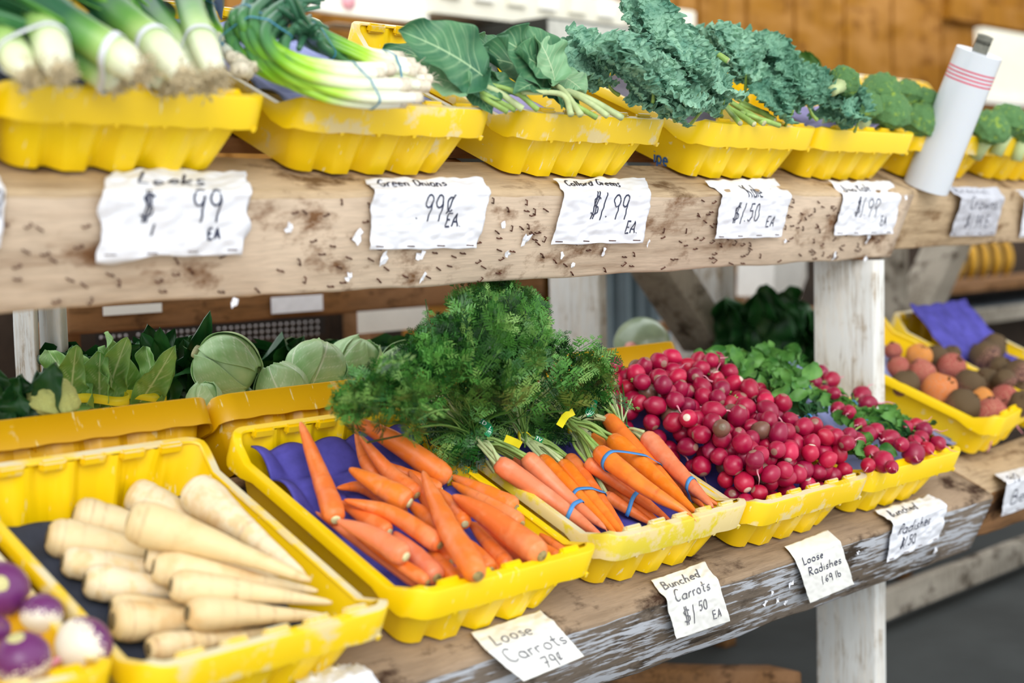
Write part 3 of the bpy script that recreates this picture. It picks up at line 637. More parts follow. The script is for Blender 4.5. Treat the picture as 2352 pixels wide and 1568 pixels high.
# ------------------------------------------------------------------ radishes, beets, turnips
def globe(name, mat, r, sq=1.08, seg=20, rings=14, lump=.05, seed=0, point=.25):
    """a round root, stem end up (+Z), slightly drawn to the tail below; attr 'pole' runs 0 at the tail to 1 at the stem end"""
    V, at = [], []
    for i in range(rings+1):
        a = math.pi*i/rings; z = math.cos(a); q = math.sin(a)
        if z < -.4: q *= 1-point*((-z-.4)/.6)**2; 
        zz = z*sq-(point*.5*max(0, -z-.5))
        for j in range(seg):
            b = 2*math.pi*j/seg; v = Vector((q*math.cos(b), q*math.sin(b), zz)); k = 1+lump*noise.noise(v*1.3+Vector((seed*3, 0, 0)))
            V.append(v*k*r); at.append((z+1)/2)
    F = [(i*seg+j, (i+1)*seg+j, (i+1)*seg+(j+1) % seg, i*seg+(j+1) % seg) for i in range(rings) for j in range(seg)]
    return mesh(name, V, F, mat, True, {'pole': at})
def radmat(name, cols, scar=None, dirt=0):
    m = MT(name, .36, .5, .04); co = m.coord(); c = m.ramp(m.rand(), [(i/max(1, len(cols)-1), q) for i, q in enumerate(cols)]); p = m.attr('pole')
    f = m.noise(co, 60, 3); c = m.mix(m.mask(f, .64, .74), c, srgb(196, 60, 96))
    if dirt: c = m.mix(m.mask(m.noise(co, 40, 5), .5-dirt*.1, .62), c, srgb(120, 96, 70))
    if scar: c = m.mix(m.mask(p, .945, .965), c, scar)
    m.l(m.noise(co, 30, 2), m.n('ShaderNodeMath').inputs[0]); return m.col(c)
RED = radmat('radish_skin', [srgb(150, 8, 54), srgb(170, 12, 62), srgb(132, 10, 58), srgb(178, 16, 52)], srgb(150, 110, 96)); REDW = radmat('scarred_radish_skin', [srgb(180, 18, 60), srgb(196, 26, 74)], srgb(220, 204, 186))
DARKR = radmat('dull_radish_skin', [srgb(104, 50, 60), srgb(118, 70, 70)], srgb(120, 104, 86), 1.2)
def rad_meshes(mat): return [globe('radish', mat, 1, s, 18, 12, .07, k, p) for k, (s, p) in enumerate(((1.02, .2), (1.16, .3), (1.28, .35), (1.08, .25)))]
RM, RMW, RMD = rad_meshes(RED), rad_meshes(REDW), rad_meshes(DARKR)
tl = tube(spline([(0, 0, -1.0), (.1, 0, -1.5), (.0, .15, -2.1), (.3, .1, -2.9)], 12), np.linspace(.13, .025, 12), 6); TAIL = mesh('root_tail', *tl, plain('radish_tail', srgb(226, 150, 166), .6, .15))
st = join([tube([(.1*math.cos(a), .1*math.sin(a), .9), (.16*math.cos(a), .16*math.sin(a), 1.15), (.24*math.cos(a), .24*math.sin(a), 1.35)], [.09, .08, .06], 6) for a in (0, 2.1, 4.2)]); STUB = mesh('stem_stub', *st, STEM)
def drop_heap(N, x0, x1, t0, t1, rlo, rhi, base, tries=14, cap=None):
    """spheres dropped one by one into the lowest gap; returns (x, t, n, r)"""
    S_ = []
    for k in range(N):
        best = None; r = rng.uniform(rlo, rhi)
        for _ in range(tries):
            x, t = rng.uniform(x0+r, x1-r), rng.uniform(t0+r, t1-r); n = base(x, t)+r
            for (a, b, c, q) in S_:
                d2 = (a-x)**2+(b-t)**2; R = (q+r)*.96
                if d2 < R*R: n = max(n, c+math.sqrt(R*R-d2))
            s = n-base(x, t)
            if best is None or s < best[0]: best = (s, x, t, n)
        if cap and best[3] > cap(best[1], best[2]): continue
        S_.append((best[1], best[2], best[3], r))
    return S_
xr = LX['R']
heap = drop_heap(335, xr-CW+.021, xr-.024, .027, .458, .0155, .0195, lambda x, t: -.056+.012*t-.010*max(0, .09-t)/.05, 16)
for i, (x, t, n, r) in enumerate(heap):
    if sum((a-x)**2+(b-t)**2 < (.75*(q+r))**2 and c > n+.5*r for a, b, c, q in heap) > 2 and min(x-xr+CW, t) > .06: continue          # wholly under another one
    pick = i % 9; ms, lab, g = (RMW, 'red radish with a white scarred end in the loose radish heap', 'white-scarred loose radishes') if pick == 1 else (RMD, 'dull brownish radish in the loose radish heap', 'dull loose radishes') if i % 17 == 7 else (RM, 'plain smooth red radish in the loose radish heap', 'plain loose radishes')
    d = Vector(rng.normal(0, 1, 3)); d += Vector((CAM-W(LOW, x, t, n))).normalized()*(.7 if pick == 1 else .1)
    o = put('radish', ms[i % 4], None, W(LOW, x, t, n), rot_to(d, rng.uniform(0, 6))); o.scale = (r,)*3; tag(o, lab, 'radish', g)
    if pick in (0, 4) and ms is RM: put('root_tail', TAIL, o)
    if i % 14 == 3: put('stem_stub', STUB, o)
# bunched radishes: each bunch has its roots, leaves and a blue band
LEAF = leafmat('radish_leaf', srgb(52, 110, 44), srgb(110, 164, 78), .45, .2, 25); LEAFD = leafmat('dark_leaf', srgb(24, 66, 34), srgb(60, 112, 60), .45, .15, 25)
def leaf_blade(base, tip, nrm, w, cup=.2, wave=.15, nu=12, nv=7, lobes=0):
    base, tip, nrm = (np.asarray(q, float) for q in (base, tip, nrm)); ax = tip-base; L = np.linalg.norm(ax); ax /= L
    sd = np.cross(ax, nrm); sd /= np.linalg.norm(sd)+1e-9; up = np.cross(sd, ax); V = []; ph = rng.uniform(0, 6)
    for i in range(nu):
        u = i/(nu-1); hw = w*(math.sin(math.pi*min(1, .06+u*.94)**.8)**.7)*(1+lobes*.3*math.sin(u*22+ph)) if u < 1 else 0; bend = -L*.35*u*u*cup*2
        for j in range(nv):
            v = j/(nv-1)*2-1; V.append(base+ax*L*u+sd*hw*v+up*(bend+cup*w*v*v*1.2+wave*w*abs(v)*math.sin(u*9+ph+v*2)))
    return np.array(V), grid_faces(nu, nv)
RB = [ # (label, tie point, leaf spread target, [(x, y, r px)...])
    ('bunch of small radishes lying over the rim between the loose and bunched crates', (1745, 900), (1680, 855), [(1705, 890, 15), (1744, 895, 15), (1722, 918, 16), (1696, 916, 14), (1776, 922, 17), (1792, 932, 14), (1770, 952, 12)]),
    ('radish bunch against the white post at the back', (1855, 895), (1770, 850), [(1884, 858, 17), (1909, 873, 17), (1872, 877, 14), (1893, 901, 15), (1915, 903, 13)]),
    ('radish bunch below the white post with curling tails', (1960, 930), (1870, 910), [(1978, 908, 19), (1993, 927, 18), (1925, 940, 16), (1950, 946, 14)]),
    ('radish bunch tied with a blue band in the middle of the crate', (1858, 962), (1810, 905), [(1836, 987, 19), (1902, 995, 17), (1856, 1020, 17), (1892, 1023, 21)]),
    ('radish bunch spread in the centre front of the bunched crate', (1990, 975), (1940, 960), [(1968, 1013, 19), (1951, 998, 15), (1995, 997, 17), (2012, 990, 17), (1975, 975, 14)]),
    ('radish bunch at the right wall of the bunched crate', (2080, 985), (2010, 960), [(2080, 982, 15), (2102, 976, 14), (2122, 987, 16), (2115, 1006, 16), (2154, 1018, 15), (2129, 1030, 14)]),
    ('radish bunch with a plump oval radish at the front right rim', (2085, 1010), (2050, 985), [(2045, 1010, 21), (2098, 1041, 23), (2070, 1020, 15), (2100, 1015, 15)]),
    ('radish bunch with long tails at the front rim', (2000, 1030), (1960, 1035), [(1994, 1068, 15), (2001, 1040, 17), (2028, 1060, 22), (2048, 1072, 13)])]
GHEAP = {0: (120, 38), 1: (150, 60)}
for bi, (lab, tq, lq, rs) in enumerate(RB):
    root = empty('radish_bunch', W(LOW, 1, 0, 0), lab, 'radishes', 'bunched radishes with leaves'); T3 = on_n(LOW, tq, .006); root.location = Vector(T3); bp = np.array(T3)
    done = []
    for i, (x, y, rp) in enumerate(rs):
        n = .018; P = on_n(LOW, (x, y), n); r = rp*depth(P)/FPX*1.18
        while n < .08 and not clear((np.array([P]), np.array([r])), done, .002): n += .003; P = on_n(LOW, (x, y), n)
        done.append((np.array([P]), np.array([r]))); d = Vector(T3-P).normalized()
        o = put('radish', RM[(i+bi) % 4], root, P-bp, rot_to(d, rng.uniform(0, 6))); o.scale = (r,)*3; put('root_tail', TAIL, o)
        obj('stem', *tube(spline([P+np.array(d)*r*.8, (P+T3)/2+NV*.006, T3], 6), [.0022]*6, 5), STEM, root)
    loop('rubber_band', [(T3, .008)], T3, np.array(Vector(T3-on_n(LOW, rs[0][:2], 0)).normalized()), .006, BANDB, root)
    pcs = []; c3 = on_n(LOW, lq, .008)
    for k in range(26):
        tip = c3+np.array([rng.normal(0, .05), 0, 0])+TV*rng.normal(0, .045)+NV*abs(rng.normal(0, .012)); b = T3+(tip-T3)*rng.uniform(.15, .6)+NV*.004
        d = tip-b; d = d/np.linalg.norm(d)*rng.uniform(.03, .055); nr = (CAM-tip)/np.linalg.norm(CAM-tip)+rng.normal(0, .55, 3)
        pcs.append(leaf_blade(b, b+d, nr, rng.uniform(.010, .019), .25, .3, 9, 5)); pcs.append(tube(spline([T3, (T3+b)/2+NV*.006, b], 5), [.0014]*5, 4, False))
    obj('leaves', *join(pcs), LEAF if bi % 3 else LEAFD, root)
# the big pile of leaves at the back belongs to two more bunches
for bi, (lab, poly) in enumerate((('radish bunch showing only its pale leaves at the back left of the crate', [(1590, 830), (1630, 795), (1700, 800), (1740, 830), (1730, 870), (1640, 880)]), ('radish bunch showing only its leaves at the back middle of the crate', [(1700, 800), (1790, 800), (1840, 840), (1850, 800), (1868, 830), (1840, 900), (1800, 960), (1760, 890)]))):
    cx = np.mean([p[0] for p in poly]); cy = np.mean([p[1] for p in poly]); b3 = on_n(LOW, (cx+10, cy+30), .0); root = empty('radish_bunch', b3, lab, 'radishes', 'bunched radishes with leaves'); pcs = []
    k = 0
    while k < 75:
        q = (rng.uniform(1585, 1870), rng.uniform(790, 965))
        if not inside(q, poly): continue
        tip = on_n(LOW, q, rng.uniform(.015, .055)); d = (tip-b3); d /= np.linalg.norm(d); d = d*.6+rng.normal(0, .4, 3); d /= np.linalg.norm(d)
        nr = (CAM-tip)/np.linalg.norm(CAM-tip)+rng.normal(0, .5, 3); l = rng.uniform(.03, .06); pcs.append(leaf_blade(tip-d*l, tip, nr, rng.uniform(.011, .020), .2, .3, 9, 5)); k += 1
        pcs.append(tube(spline([b3, tip-d*l+NV*-.004], 4), [.0014]*4, 4, False))
    obj('leaves', *join(pcs), LEAF, root)
    o = put('radish', RM[bi], root, -NV*.02+np.array([.01, 0, 0]), rot_to((-1, 1, 1))); o.scale = (.016,)*3
# beets
def beetmat(name, c1, c2, dirt):
    m = MT(name, .7, .3); co = m.coord(); c = m.ramp(m.rand(), [(0, c1), (1, c2)]); c = m.mix(m.mask(m.noise(co, 14, 5, .65), .48, .62), c, srgb(186, 140, 112)); p = m.attr('pole')
    ad = m.n('ShaderNodeMath', operation='ADD'); m.l(p, ad.inputs[0]); m.l(m.noise(co, 16, 5), ad.inputs[1]); c = m.mix(m.mask(ad.outputs[0], 1.15-dirt, 1.40-dirt), c, srgb(92, 74, 50)); m.bump(m.noise(co, 60, 4), .3, .004); return m.col(c)
BE1 = beetmat('beet_skin', srgb(156, 62, 62), srgb(178, 92, 80), .06); BE2 = beetmat('golden_beet_skin', srgb(212, 120, 56), srgb(224, 150, 40), -.1); BE3 = beetmat('muddy_beet_skin', srgb(124, 80, 60), srgb(120, 70, 60), .35); BE4 = beetmat('dark_beet_skin', srgb(66, 46, 44), srgb(84, 44, 52), .3)
BMS = {m.name: [globe('beet', m, 1, s, 24, 16, .14, k+9, .25) for k, s in enumerate((.95, 1.05))] for m in (BE1, BE2, BE3, BE4)}
BCR = mesh('crown', *join([tube([(.12*math.cos(a), .12*math.sin(a), .84), (.16*math.cos(a), .16*math.sin(a), .98), (.2*math.cos(a), .2*math.sin(a), 1.08)], [.10, .08, .05], 6) for a in (0, 1.3, 2.6, 3.9, 5.2)]), plain('beet_crown', srgb(84, 62, 40), .8, .3, .2, 30))
BTS = [(250, 855, 34, 1, 'beet with a pink face nearest the post at the back of the crate'), (450, 900, 50, 2, 'bright orange-yellow beet at the back of the crate'), (590, 905, 46, 3, 'pale-topped brown beet behind the muddy beets'), (720, 885, 34, 3, 'small brown beet in front of the blue tray'), (285, 985, 42, 1, 'rosy beet leaning on the white post'), (480, 1035, 54, 1, 'large pink beet below the yellow one'), (720, 985, 54, 1, 'whitish pink beet in the middle of the back row'), (340, 1125, 54, 3, 'tan beet resting on the left wall of the crate'), (1000, 1090, 50, 3, 'beet with a dirty cap by the wall of the dark beet crate'), (610, 1190, 72, 2, 'big orange-red beet on the left wall'), (860, 1130, 62, 3, 'brown muddy beet in the middle of the crate'), (960, 1240, 44, 2, 'orange-tipped beet behind the front ones'), (1145, 1245, 58, 1, 'rosy beet near the right wall of the beet crate'), (800, 1295, 66, 3, 'long brown beet next to the front left wall'), (1180, 1345, 48, 1, 'dusky red beet behind the front beet'), (1030, 1375, 68, 1, 'large reddish beet at the front rim of the beet crate'),
    (985, 905, 62, 4, 'dark beet with a red spot near the blue tray'), (1050, 825, 50, 4, 'blackish beet at the top of the dark heap'), (1110, 995, 46, 4, 'dark beet with a light patch in the middle'), (1255, 1050, 60, 4, 'large dark beet at the right edge of the photo'), (1140, 1090, 44, 4, 'maroon beet in the gap by the crate wall'), (1275, 1285, 48, 3, 'brown beet at the front of the dark beet crate'), (1280, 1180, 40, 4, 'dark beet below the largest dark one')]
done = []
for i, (x, y, rp, mk, lab) in enumerate(BTS):
    q = (1980+x/3.484, 560+y/3.484); n = -.022 if mk != 4 else -.02; rp *= 2.1/3.484; P = on_n(LOW, q, n); r = rp*depth(P)/FPX
    while n < .12 and not clear((np.array([P]), np.array([r])), done, .006): n += .004; P = on_n(LOW, q, n)
    done.append((np.array([P]), np.array([r]))); d = Vector((-.3, -.2, 1))+Vector(rng.normal(0, .6, 3)); o = put('beet', BMS[(BE1, BE2, BE3, BE4)[mk-1].name][i % 2], None, P, rot_to(d, i)); o.scale = (r,)*3; tag(o, lab, 'beet', 'dark beets' if mk == 4 else 'muddy beets')
    cr = put('crown', BCR, o)
    tt = put('root_tail', TAIL, o); tt.scale = (.8, .8, .7)
# turnips
TM = MT('turnip_skin', .35, .5, .05); co = TM.coord(); ad = TM.n('ShaderNodeMath', operation='ADD'); TM.l(TM.attr('pole'), ad.inputs[0]); TM.l(TM.noise(co, 9, 3), ad.inputs[1]); TURN = TM.col(TM.ramp(ad.outputs[0], [(.98, srgb(236, 228, 208)), (1.1, srgb(176, 104, 150)), (1.25, srgb(106, 44, 104))]))
TGL = [globe('turnip', TURN, 1, .9, 32, 22, .05, k+3, .3) for k in range(2)]
TCR, TCP = plain('turnip_crown', srgb(206, 200, 140), .7, .15), plain('purple_crown', srgb(120, 70, 100), .6, .2)
done = []
for i, (x, y, rp, d, lab) in enumerate(((-8, 1445, 30, (0, -1, .6), 'turnip cut off by the left edge, showing its pale side'), (0, 1355, 62, (-.5, -.9, .5), 'turnip with a pale greenish crown at the back of the crate'), (97, 1408, 46, (.3, .2, 1), 'dark purple turnip between the white one and the back one'), (50, 1512, 62, (-.2, -.1, .7), 'purple turnip with a cut cream top at the lower left corner'), (192, 1482, 64, (.95, .1, .2), 'white turnip with a pink shoulder next to the parsnip crate'))):
    n = -.03; P = on_n(LOW, (x, y), n); r = rp*1.08*depth(P)/FPX
    while n < .1 and not clear((np.array([P]), np.array([r])), done, .006): n += .004; P = on_n(LOW, (x, y), n)
    done.append((np.array([P]), np.array([r]))); o = put('turnip', TGL[i % 2], None, P, rot_to(d, i*1.3)); o.scale = (r,)*3; tag(o, lab, 'turnip', 'purple-topped turnips')
    c = put('crown', mesh('crown', *tube([(0, 0, .72), (0, 0, .86), (0, 0, .91)], [.40, .32, .2], 14), TCR if i in (1, 3) else TCP), o); put('root_tail', TAIL, o)
# ------------------------------------------------------------------ leeks and green onions
def grad(name, stops, rough=.4, sss=.05):
    m = MT(name, rough, .45, sss); p = m.attr('along'); co = m.coord((1, 1, 1)); ad = m.n('ShaderNodeMath', operation='MULTIPLY_ADD'); m.l(m.noise(co, 14, 3), ad.inputs[0]); ad.inputs[1].default_value = .16; m.l(p, ad.inputs[2])
    return m.col(m.ramp(ad.outputs[0], stops))
LEEK = grad('leek_skin', [(.05, srgb(236, 236, 214)), (.30, srgb(222, 230, 190)), (.48, srgb(160, 196, 110)), (.62, srgb(96, 150, 66)), (.85, srgb(40, 92, 62))])
LEEKL = grad('leek_leaf', [(.05, srgb(110, 170, 50)), (.3, srgb(66, 128, 72)), (.9, srgb(26, 78, 66))])
ROOTM = plain('root_fibre', srgb(212, 196, 160), .9, .2, .2, 80)
def stalk(name, P, R, mat, parent, seg=14, n=40, flat=1., fl=0):
    C = spline(P, n); u = np.linspace(0, 1, n); RR = np.interp(u, np.linspace(0, 1, len(R)), R); V, F = tube(C, RR, seg, True, flat)
    return obj(name, V, F, mat, parent, True, {'along': np.repeat(u, seg)}), C
def leek(parent, px, wpx, n, i):
    P = [on_n(UPP, q, n+k*.012) for k, q in enumerate(px)]; r = wpx*.66*depth(P[0])/FPX
    lk, C = stalk('leek', P, [r*.62, r*.98, r, r*.98, r*1.0, r*1.08], LEEK, parent); T = C[1]-C[0]; T /= np.linalg.norm(T); pc = []
    for k in range(170):
        d = -T*rng.uniform(.2, 1)+rng.normal(0, .75, 3); d /= np.linalg.norm(d); a = C[0]+T*r*.15+rng.normal(0, r*.36, 3); e = a+d*r*rng.uniform(.35, .62)
        pc.append(tube(spline([a, (a+e)/2+rng.normal(0, r*.14, 3), e], 5), [.0011, .001, .0009, .0007, .0005], 3, False))
    obj('root_hairs', *join(pc), ROOTM, parent)
    obj('root_plate', *tube([C[0]-T*r*.12, C[0]+T*r*.02, C[0]+T*r*.2], [r*.5, r*.66, r*.62], 14), ROOTM, parent)
    e = C[-1]; D = C[-1]-C[-6]; D /= np.linalg.norm(D); sd = np.cross(D, NV)
    for k in range(5):
        t = e+D*rng.uniform(.16, .26)+sd*(k-2)*.035+NV*rng.uniform(-.01, .05); b = C[-12]+sd*(k-2)*r*.3
        V, F = leaf_blade(b, t, NV+rng.normal(0, .3, 3), r*.95, .5, .05, 14, 7); u = np.repeat(np.linspace(0, 1, 14), 7); o = obj('leaf', V, F, LEEKL, parent, True, {'along': u}); solid(o, .0015)
WBAND = plain('white_rubber', srgb(226, 230, 238), .5, .04)
def leek_bunch(label, items, band):
    root = empty('leek_bunch', on_n(UPP, items[0][0][0], .0), label, 'leeks', 'banded leeks'); ch = []
    for i, (px, w, n) in enumerate(items):
        leek(root, px, w, n, i); P = [on_n(UPP, q, n+k*.012) for k, q in enumerate(px)]; ch.append((spline(P, 60), w*.66*depth(P[0])/FPX))
    b3 = ch[0][0][19]*1.; ax = ch[0][0][24]-ch[0][0][14]; ax /= np.linalg.norm(ax); ci = []
    for C, r in ch:
        k = int(np.argmin(np.abs((C-b3)@ax))); ci.append((C[k]-ax*((C[k]-b3)@ax), r*1.0))
    loop('rubber_band', ci, b3, ax, .009, WBAND, root)
leek_bunch('leek bunch at the left edge with a lavender band, roots towards the viewer', [([(140, 170), (112, 90), (78, 10), (30, -90)], 66, .055), ([(70, 178), (30, 120), (-20, 60), (-80, 0)], 62, .03)], (80, 60))
leek_bunch('second leek bunch from the left with a big brown root end and white band', [([(325, 168), (255, 118), (180, 70), (90, 10)], 66, .055), ([(270, 192), (225, 160), (170, 125), (90, 80)], 58, .02)], (225, 128))
leek_bunch('third leek bunch with a bright green fold in its leaves', [([(425, 182), (352, 100), (280, 40), (190, -40)], 66, .055), ([(385, 195), (330, 150), (270, 105), (190, 60)], 52, .015)], (355, 122))
leek_bunch('rightmost leek bunch standing steepest, next to the green onions', [([(498, 180), (462, 90), (438, 20), (420, -60)], 56, .06), ([(470, 190), (425, 120), (370, 50), (320, -20)], 52, .03)], (468, 155))
ONION = grad('green_onion', [(.10, srgb(246, 246, 236)), (.28, srgb(232, 240, 200)), (.38, srgb(176, 222, 70)), (.52, srgb(120, 180, 40)), (.64, srgb(80, 136, 80)), (.85, srgb(62, 112, 84))], .35)
THINB = plain('thin_blue_rubber', srgb(66, 140, 176), .5, .05); BULB = plain('onion_root', srgb(226, 216, 196), .85, .12, .2, 90)
def onion_bunch(label, base, mids, top, n, num, spread, tie, gap=.014):
    """white ends at base, stalks bending through mids up to the tied top"""
    B0 = on_n(UPP, base, n); root = empty('green_onion_bunch', B0, label, 'green onions', 'tied green onions'); pts = []
    for k in range(num):
        a = rng.uniform(0, 6.28); rr = spread*math.sqrt(rng.uniform(0, 1)); off = np.array([math.cos(a)*rr*.6, 0, 0])+NV*(abs(math.sin(a))*rr*1.1)+TV*rng.normal(0, spread*.7)
        P = [on_n(UPP, base, n)+off*.95+np.array([rng.normal(0, .012), 0, 0])]+[on_n(UPP, q, n+h)+off for q, h in mids]; tp = on_n(UPP, top[0], n+top[1]); P.append(tp+off*.9); 
        d = P[-1]-P[-2]; P.append(P[-1]+d/np.linalg.norm(d)*rng.uniform(.03, .07)+rng.normal(0, .022, 3))
        r = rng.uniform(.0058, .0082); o, C = stalk('stalk', P, [r*1.25, r*1.05, r, r, r*1.05, r*.9, r*.5], ONION, root, 9, 34)
        pts.append((C, r)); T = C[1]-C[0]; T /= np.linalg.norm(T); pc = [tube([C[0]-T*r*.6, C[0], C[0]+T*r*2.5], [r*.6, r*1.45, r*1.3], 8)]
        for _ in range(14):
            e = C[0]-T*rng.uniform(.004, .014)+rng.normal(0, .006, 3); pc.append(tube([C[0], (C[0]+e)/2+rng.normal(0, .002, 3), e], [.0006, .0005, .0003], 3, False))
        obj('root_end', *join(pc), BULB, root)
    for s, (f, mt) in enumerate(((tie, THINB), (.13, THINB))):
        k = int(f*33); c = np.mean([C[k] for C, r in pts], 0); ax = np.mean([C[k+1]-C[k] for C, r in pts], 0); ax /= np.linalg.norm(ax); loop('rubber_band', [(C[k]-ax*((C[k]-c)@ax), r) for C, r in pts], c, ax, .0028, mt, root)
onion_bunch('big front bunch of green onions, bent up and tied with thin blue band', (880, 215), [((770, 216), 0), ((670, 196), .0), ((598, 150), .012), ((578, 92), .035)], ((632, 40), .055), .02, 24, .036, .66)
onion_bunch('green onion bunch behind the front one, tips lying on the crate wall', (935, 182), [((865, 172), 0), ((800, 145), .004), ((735, 115), .012)], ((700, 92), .03), .035, 17, .028, .7)
onion_bunch('green onion bunch behind the leeks, stalks reaching out of the frame', (560, 168), [((520, 120), 0), ((490, 85), .01), ((470, 50), .02)], ((462, 10), .03), .02, 9, .018, .7)
onion_bunch('green onion bunch bent over between the front bunch and the leeks', (650, 150), [((600, 125), 0), ((560, 95), .02), ((545, 60), .04)], ((570, 35), .05), .03, 9, .018, .72)
# ------------------------------------------------------------------ veined leaves: collards, cabbages
def veinmat(name, lo, hi, vein, rough=.45, tr=.12):
    m = MT(name, rough, .4); f = m.noise(m.coord(), 20, 3); c = m.ramp(f, [(.3, lo), (.7, hi)]); c = m.mix(m.attr('vein'), c, vein); m.col(c)
    t = m.n('ShaderNodeBsdfTranslucent'); m.l(c, t.inputs[0]); mx = m.n('ShaderNodeMixShader'); mx.inputs[0].default_value = tr
    m.l(m.b.outputs[0], mx.inputs[1]); m.l(t.outputs[0], mx.inputs[2]); m.l(mx.outputs[0], m.t.nodes['Material Output'].inputs[0]); return m.m
COLL = veinmat('collard_leaf', srgb(52, 108, 78), srgb(92, 146, 100), srgb(176, 208, 160)); COLLP = veinmat('pale_collard_leaf', srgb(120, 172, 128), srgb(152, 194, 148), srgb(204, 222, 182))
def vein(u, v, k=6):
    g = max(0, 1-abs(v)/.045)
    for i in range(k):
        u0 = .05+i*.8/k; c = u-(u0+.30*abs(v)**1.25); g = max(g, .8*(1-abs(v)*.7)*max(0, 1-abs(c)/.012))
    for i in range(2*k):
        u0 = .04+i*.85/(2*k); c = u-(u0+.34*abs(v)); g = max(g, .16*max(0, 1-abs(c)/.010))
    return g
def big_leaf(name, base, tip, nrm, w, mat, parent, cup=.25, wave=.18, droop=.3, nu=64, nv=41):
    base, tip, nrm = (np.asarray(q, float) for q in (base, tip, nrm)); ax = tip-base; L = np.linalg.norm(ax); ax /= L; sd = np.cross(ax, nrm); sd /= np.linalg.norm(sd); up = np.cross(sd, ax); V, at = [], []; ph = rng.uniform(0, 9)
    for i in range(nu):
        u = i/(nu-1); hw = w*(math.sin(math.pi*min(1, .05+.95*u)**.72))**.62 if 0 < u < 1 else .04*w
        for j in range(nv):
            v = j/(nv-1)*2-1; q = abs(v)
            h = cup*w*q*q+wave*w*q**2*math.sin(u*10+ph+v)+wave*.35*w*q*math.sin(u*23+ph*2)+droop*L*(u*(1-u))
            V.append(base+ax*L*u+sd*hw*v+up*h); at.append(vein(u, v))
    o = obj(name, V, grid_faces(nu, nv), mat, parent, True, {'vein': at}); solid(o, .0009); return o
def toc(P): d = CAM-P; return d/np.linalg.norm(d)
def collard(label, tie, n, leaves, stems, tiemat):
    T3 = on_n(UPP, tie, n); root = empty('collard_bunch', T3, label, 'collard greens', 'bunches of collard greens')
    for (b, t, w, h0, h1, mt, tw) in leaves:
        bp, tp = on_n(UPP, b, n+h0), on_n(UPP, t, n+h1); big_leaf('leaf', bp, tp, toc(bp)+NV*.8+np.array([tw, 0, 0]), w/2*depth(bp)/FPX, COLLP if mt else COLL, root)
    for px, r in stems:
        C = spline([on_n(UPP, q, n+h) for q, h in px], 16); o = obj('stem', *tube(C, np.linspace(r*.8, r, 16), 8), STEM if r < .0055 else STEMW, root)
    d = on_n(UPP, stems[0][0][-1][0], n)-T3; loop('twist_tie', [(T3, .016)], T3, d, .009, tiemat, root)
collard('collard bunch at the left of its crate with a folded dark leaf', (1062, 192), .02, [((1130, 200), (878, 112), 95, .0, .02, 0, 0), ((1110, 175), (915, 70), 150, .03, .075, 0, -.4), ((1075, 205), (960, 172), 95, .01, .012, 1, .2), ((1120, 160), (1000, 110), 110, .035, .05, 0, .3), ((1075, 190), (1150, 232), 60, .012, .0, 0, .2), ((1085, 205), (1130, 262), 55, .0, -.02, 0, -.3), ((1110, 185), (1205, 225), 60, .012, .004, 0, .3), ((1150, 180), (1060, 140), 90, .01, .04, 0, -.2)],
    [([((1062, 192), .0), ((1110, 215), .005), ((1182, 252), -.01)], .005), ([((1070, 190), .01), ((1135, 207), .012), ((1200, 250), -.005)], .0062), ([((1075, 200), 0), ((1120, 230), .0), ((1165, 256), -.01)], .005), ([((1080, 185), .015), ((1180, 210), .015), ((1235, 252), -.004)], .005)], TIEG)
collard('collard bunch at the right of its crate with the tall cupped leaf', (1252, 188), .03, [((1265, 190), (1090, 130), 150, .0, .03, 0, .1), ((1262, 180), (1140, 82), 150, .02, .08, 0, -.5), ((1275, 188), (1225, 75), 120, .02, .09, 1, .5), ((1290, 175), (1345, 215), 70, .02, .012, 1, 0), ((1180, 150), (1082, 96), 80, .0, .04, 0, 0), ((1240, 195), (1180, 215), 70, .01, .01, 0, .3), ((1265, 205), (1330, 262), 55, -.004, -.02, 0, 0), ((1255, 170), (1180, 120), 110, .03, .06, 0, .4), ((1290, 190), (1290, 250), 50, .0, -.01, 0, 0)],
    [([((1200, 212), .01), ((1290, 217), .012), ((1312, 264), -.01)], .0055), ([((1252, 188), .01), ((1290, 205), .014), ((1334, 264), -.008)], .0058), ([((1255, 192), .0), ((1340, 228), .008), ((1395, 266), -.01)], .0058), ([((1260, 195), 0), ((1350, 226), .01), ((1428, 270), -.012)], .0062), ([((1262, 198), 0), ((1320, 240), 0), ((1370, 270), -.012)], .005)], TIEG)
# ------------------------------------------------------------------ kale
KALE = leafmat('kale_leaf', srgb(92, 146, 124), srgb(158, 204, 174), .6, .15, 35); KALED = leafmat('dark_kale_leaf', srgb(74, 128, 106), srgb(132, 182, 152), .6, .15, 35)
def kale_leaf(mat, seed, L=.115, w=.043, nu=150, nv=64):
    V = []
    for i in range(nu):
        u = i/(nu-1); hw = w*(math.sin(math.pi*min(1, .12+.86*u)))**.55
        for j in range(nv):
            v = j/(nv-1)*2-1; q = abs(v); e = .25+.75*min(1, max(q, max(0, (u-.6)*2.5))); p = Vector((hw*v*150, L*u*150, seed*5))
            a, b = noise.noise(p), noise.noise(p*2.1+Vector((7, 3, 1))); c, d = noise.noise(p+Vector((31, 0, 0))), noise.noise(p+Vector((0, 47, 0)))
            h = e*(.0105*a+.0060*b+.005*math.sin(u*40+seed+v*3)*q)
            V.append((hw*v*.9+e*.0075*c, L*u+e*.0075*d, h+.020*q*q*(1-.6*u)+.10*u*(1-u)*.3-.02*u*u))
    return mesh('leaf', V, grid_faces(nu, nv), mat)
KL = [kale_leaf(KALE, s) for s in (1, 2.7, 4.1)]; KLD = [kale_leaf(KALED, s, .105, .038) for s in (5.3, 7.9)]
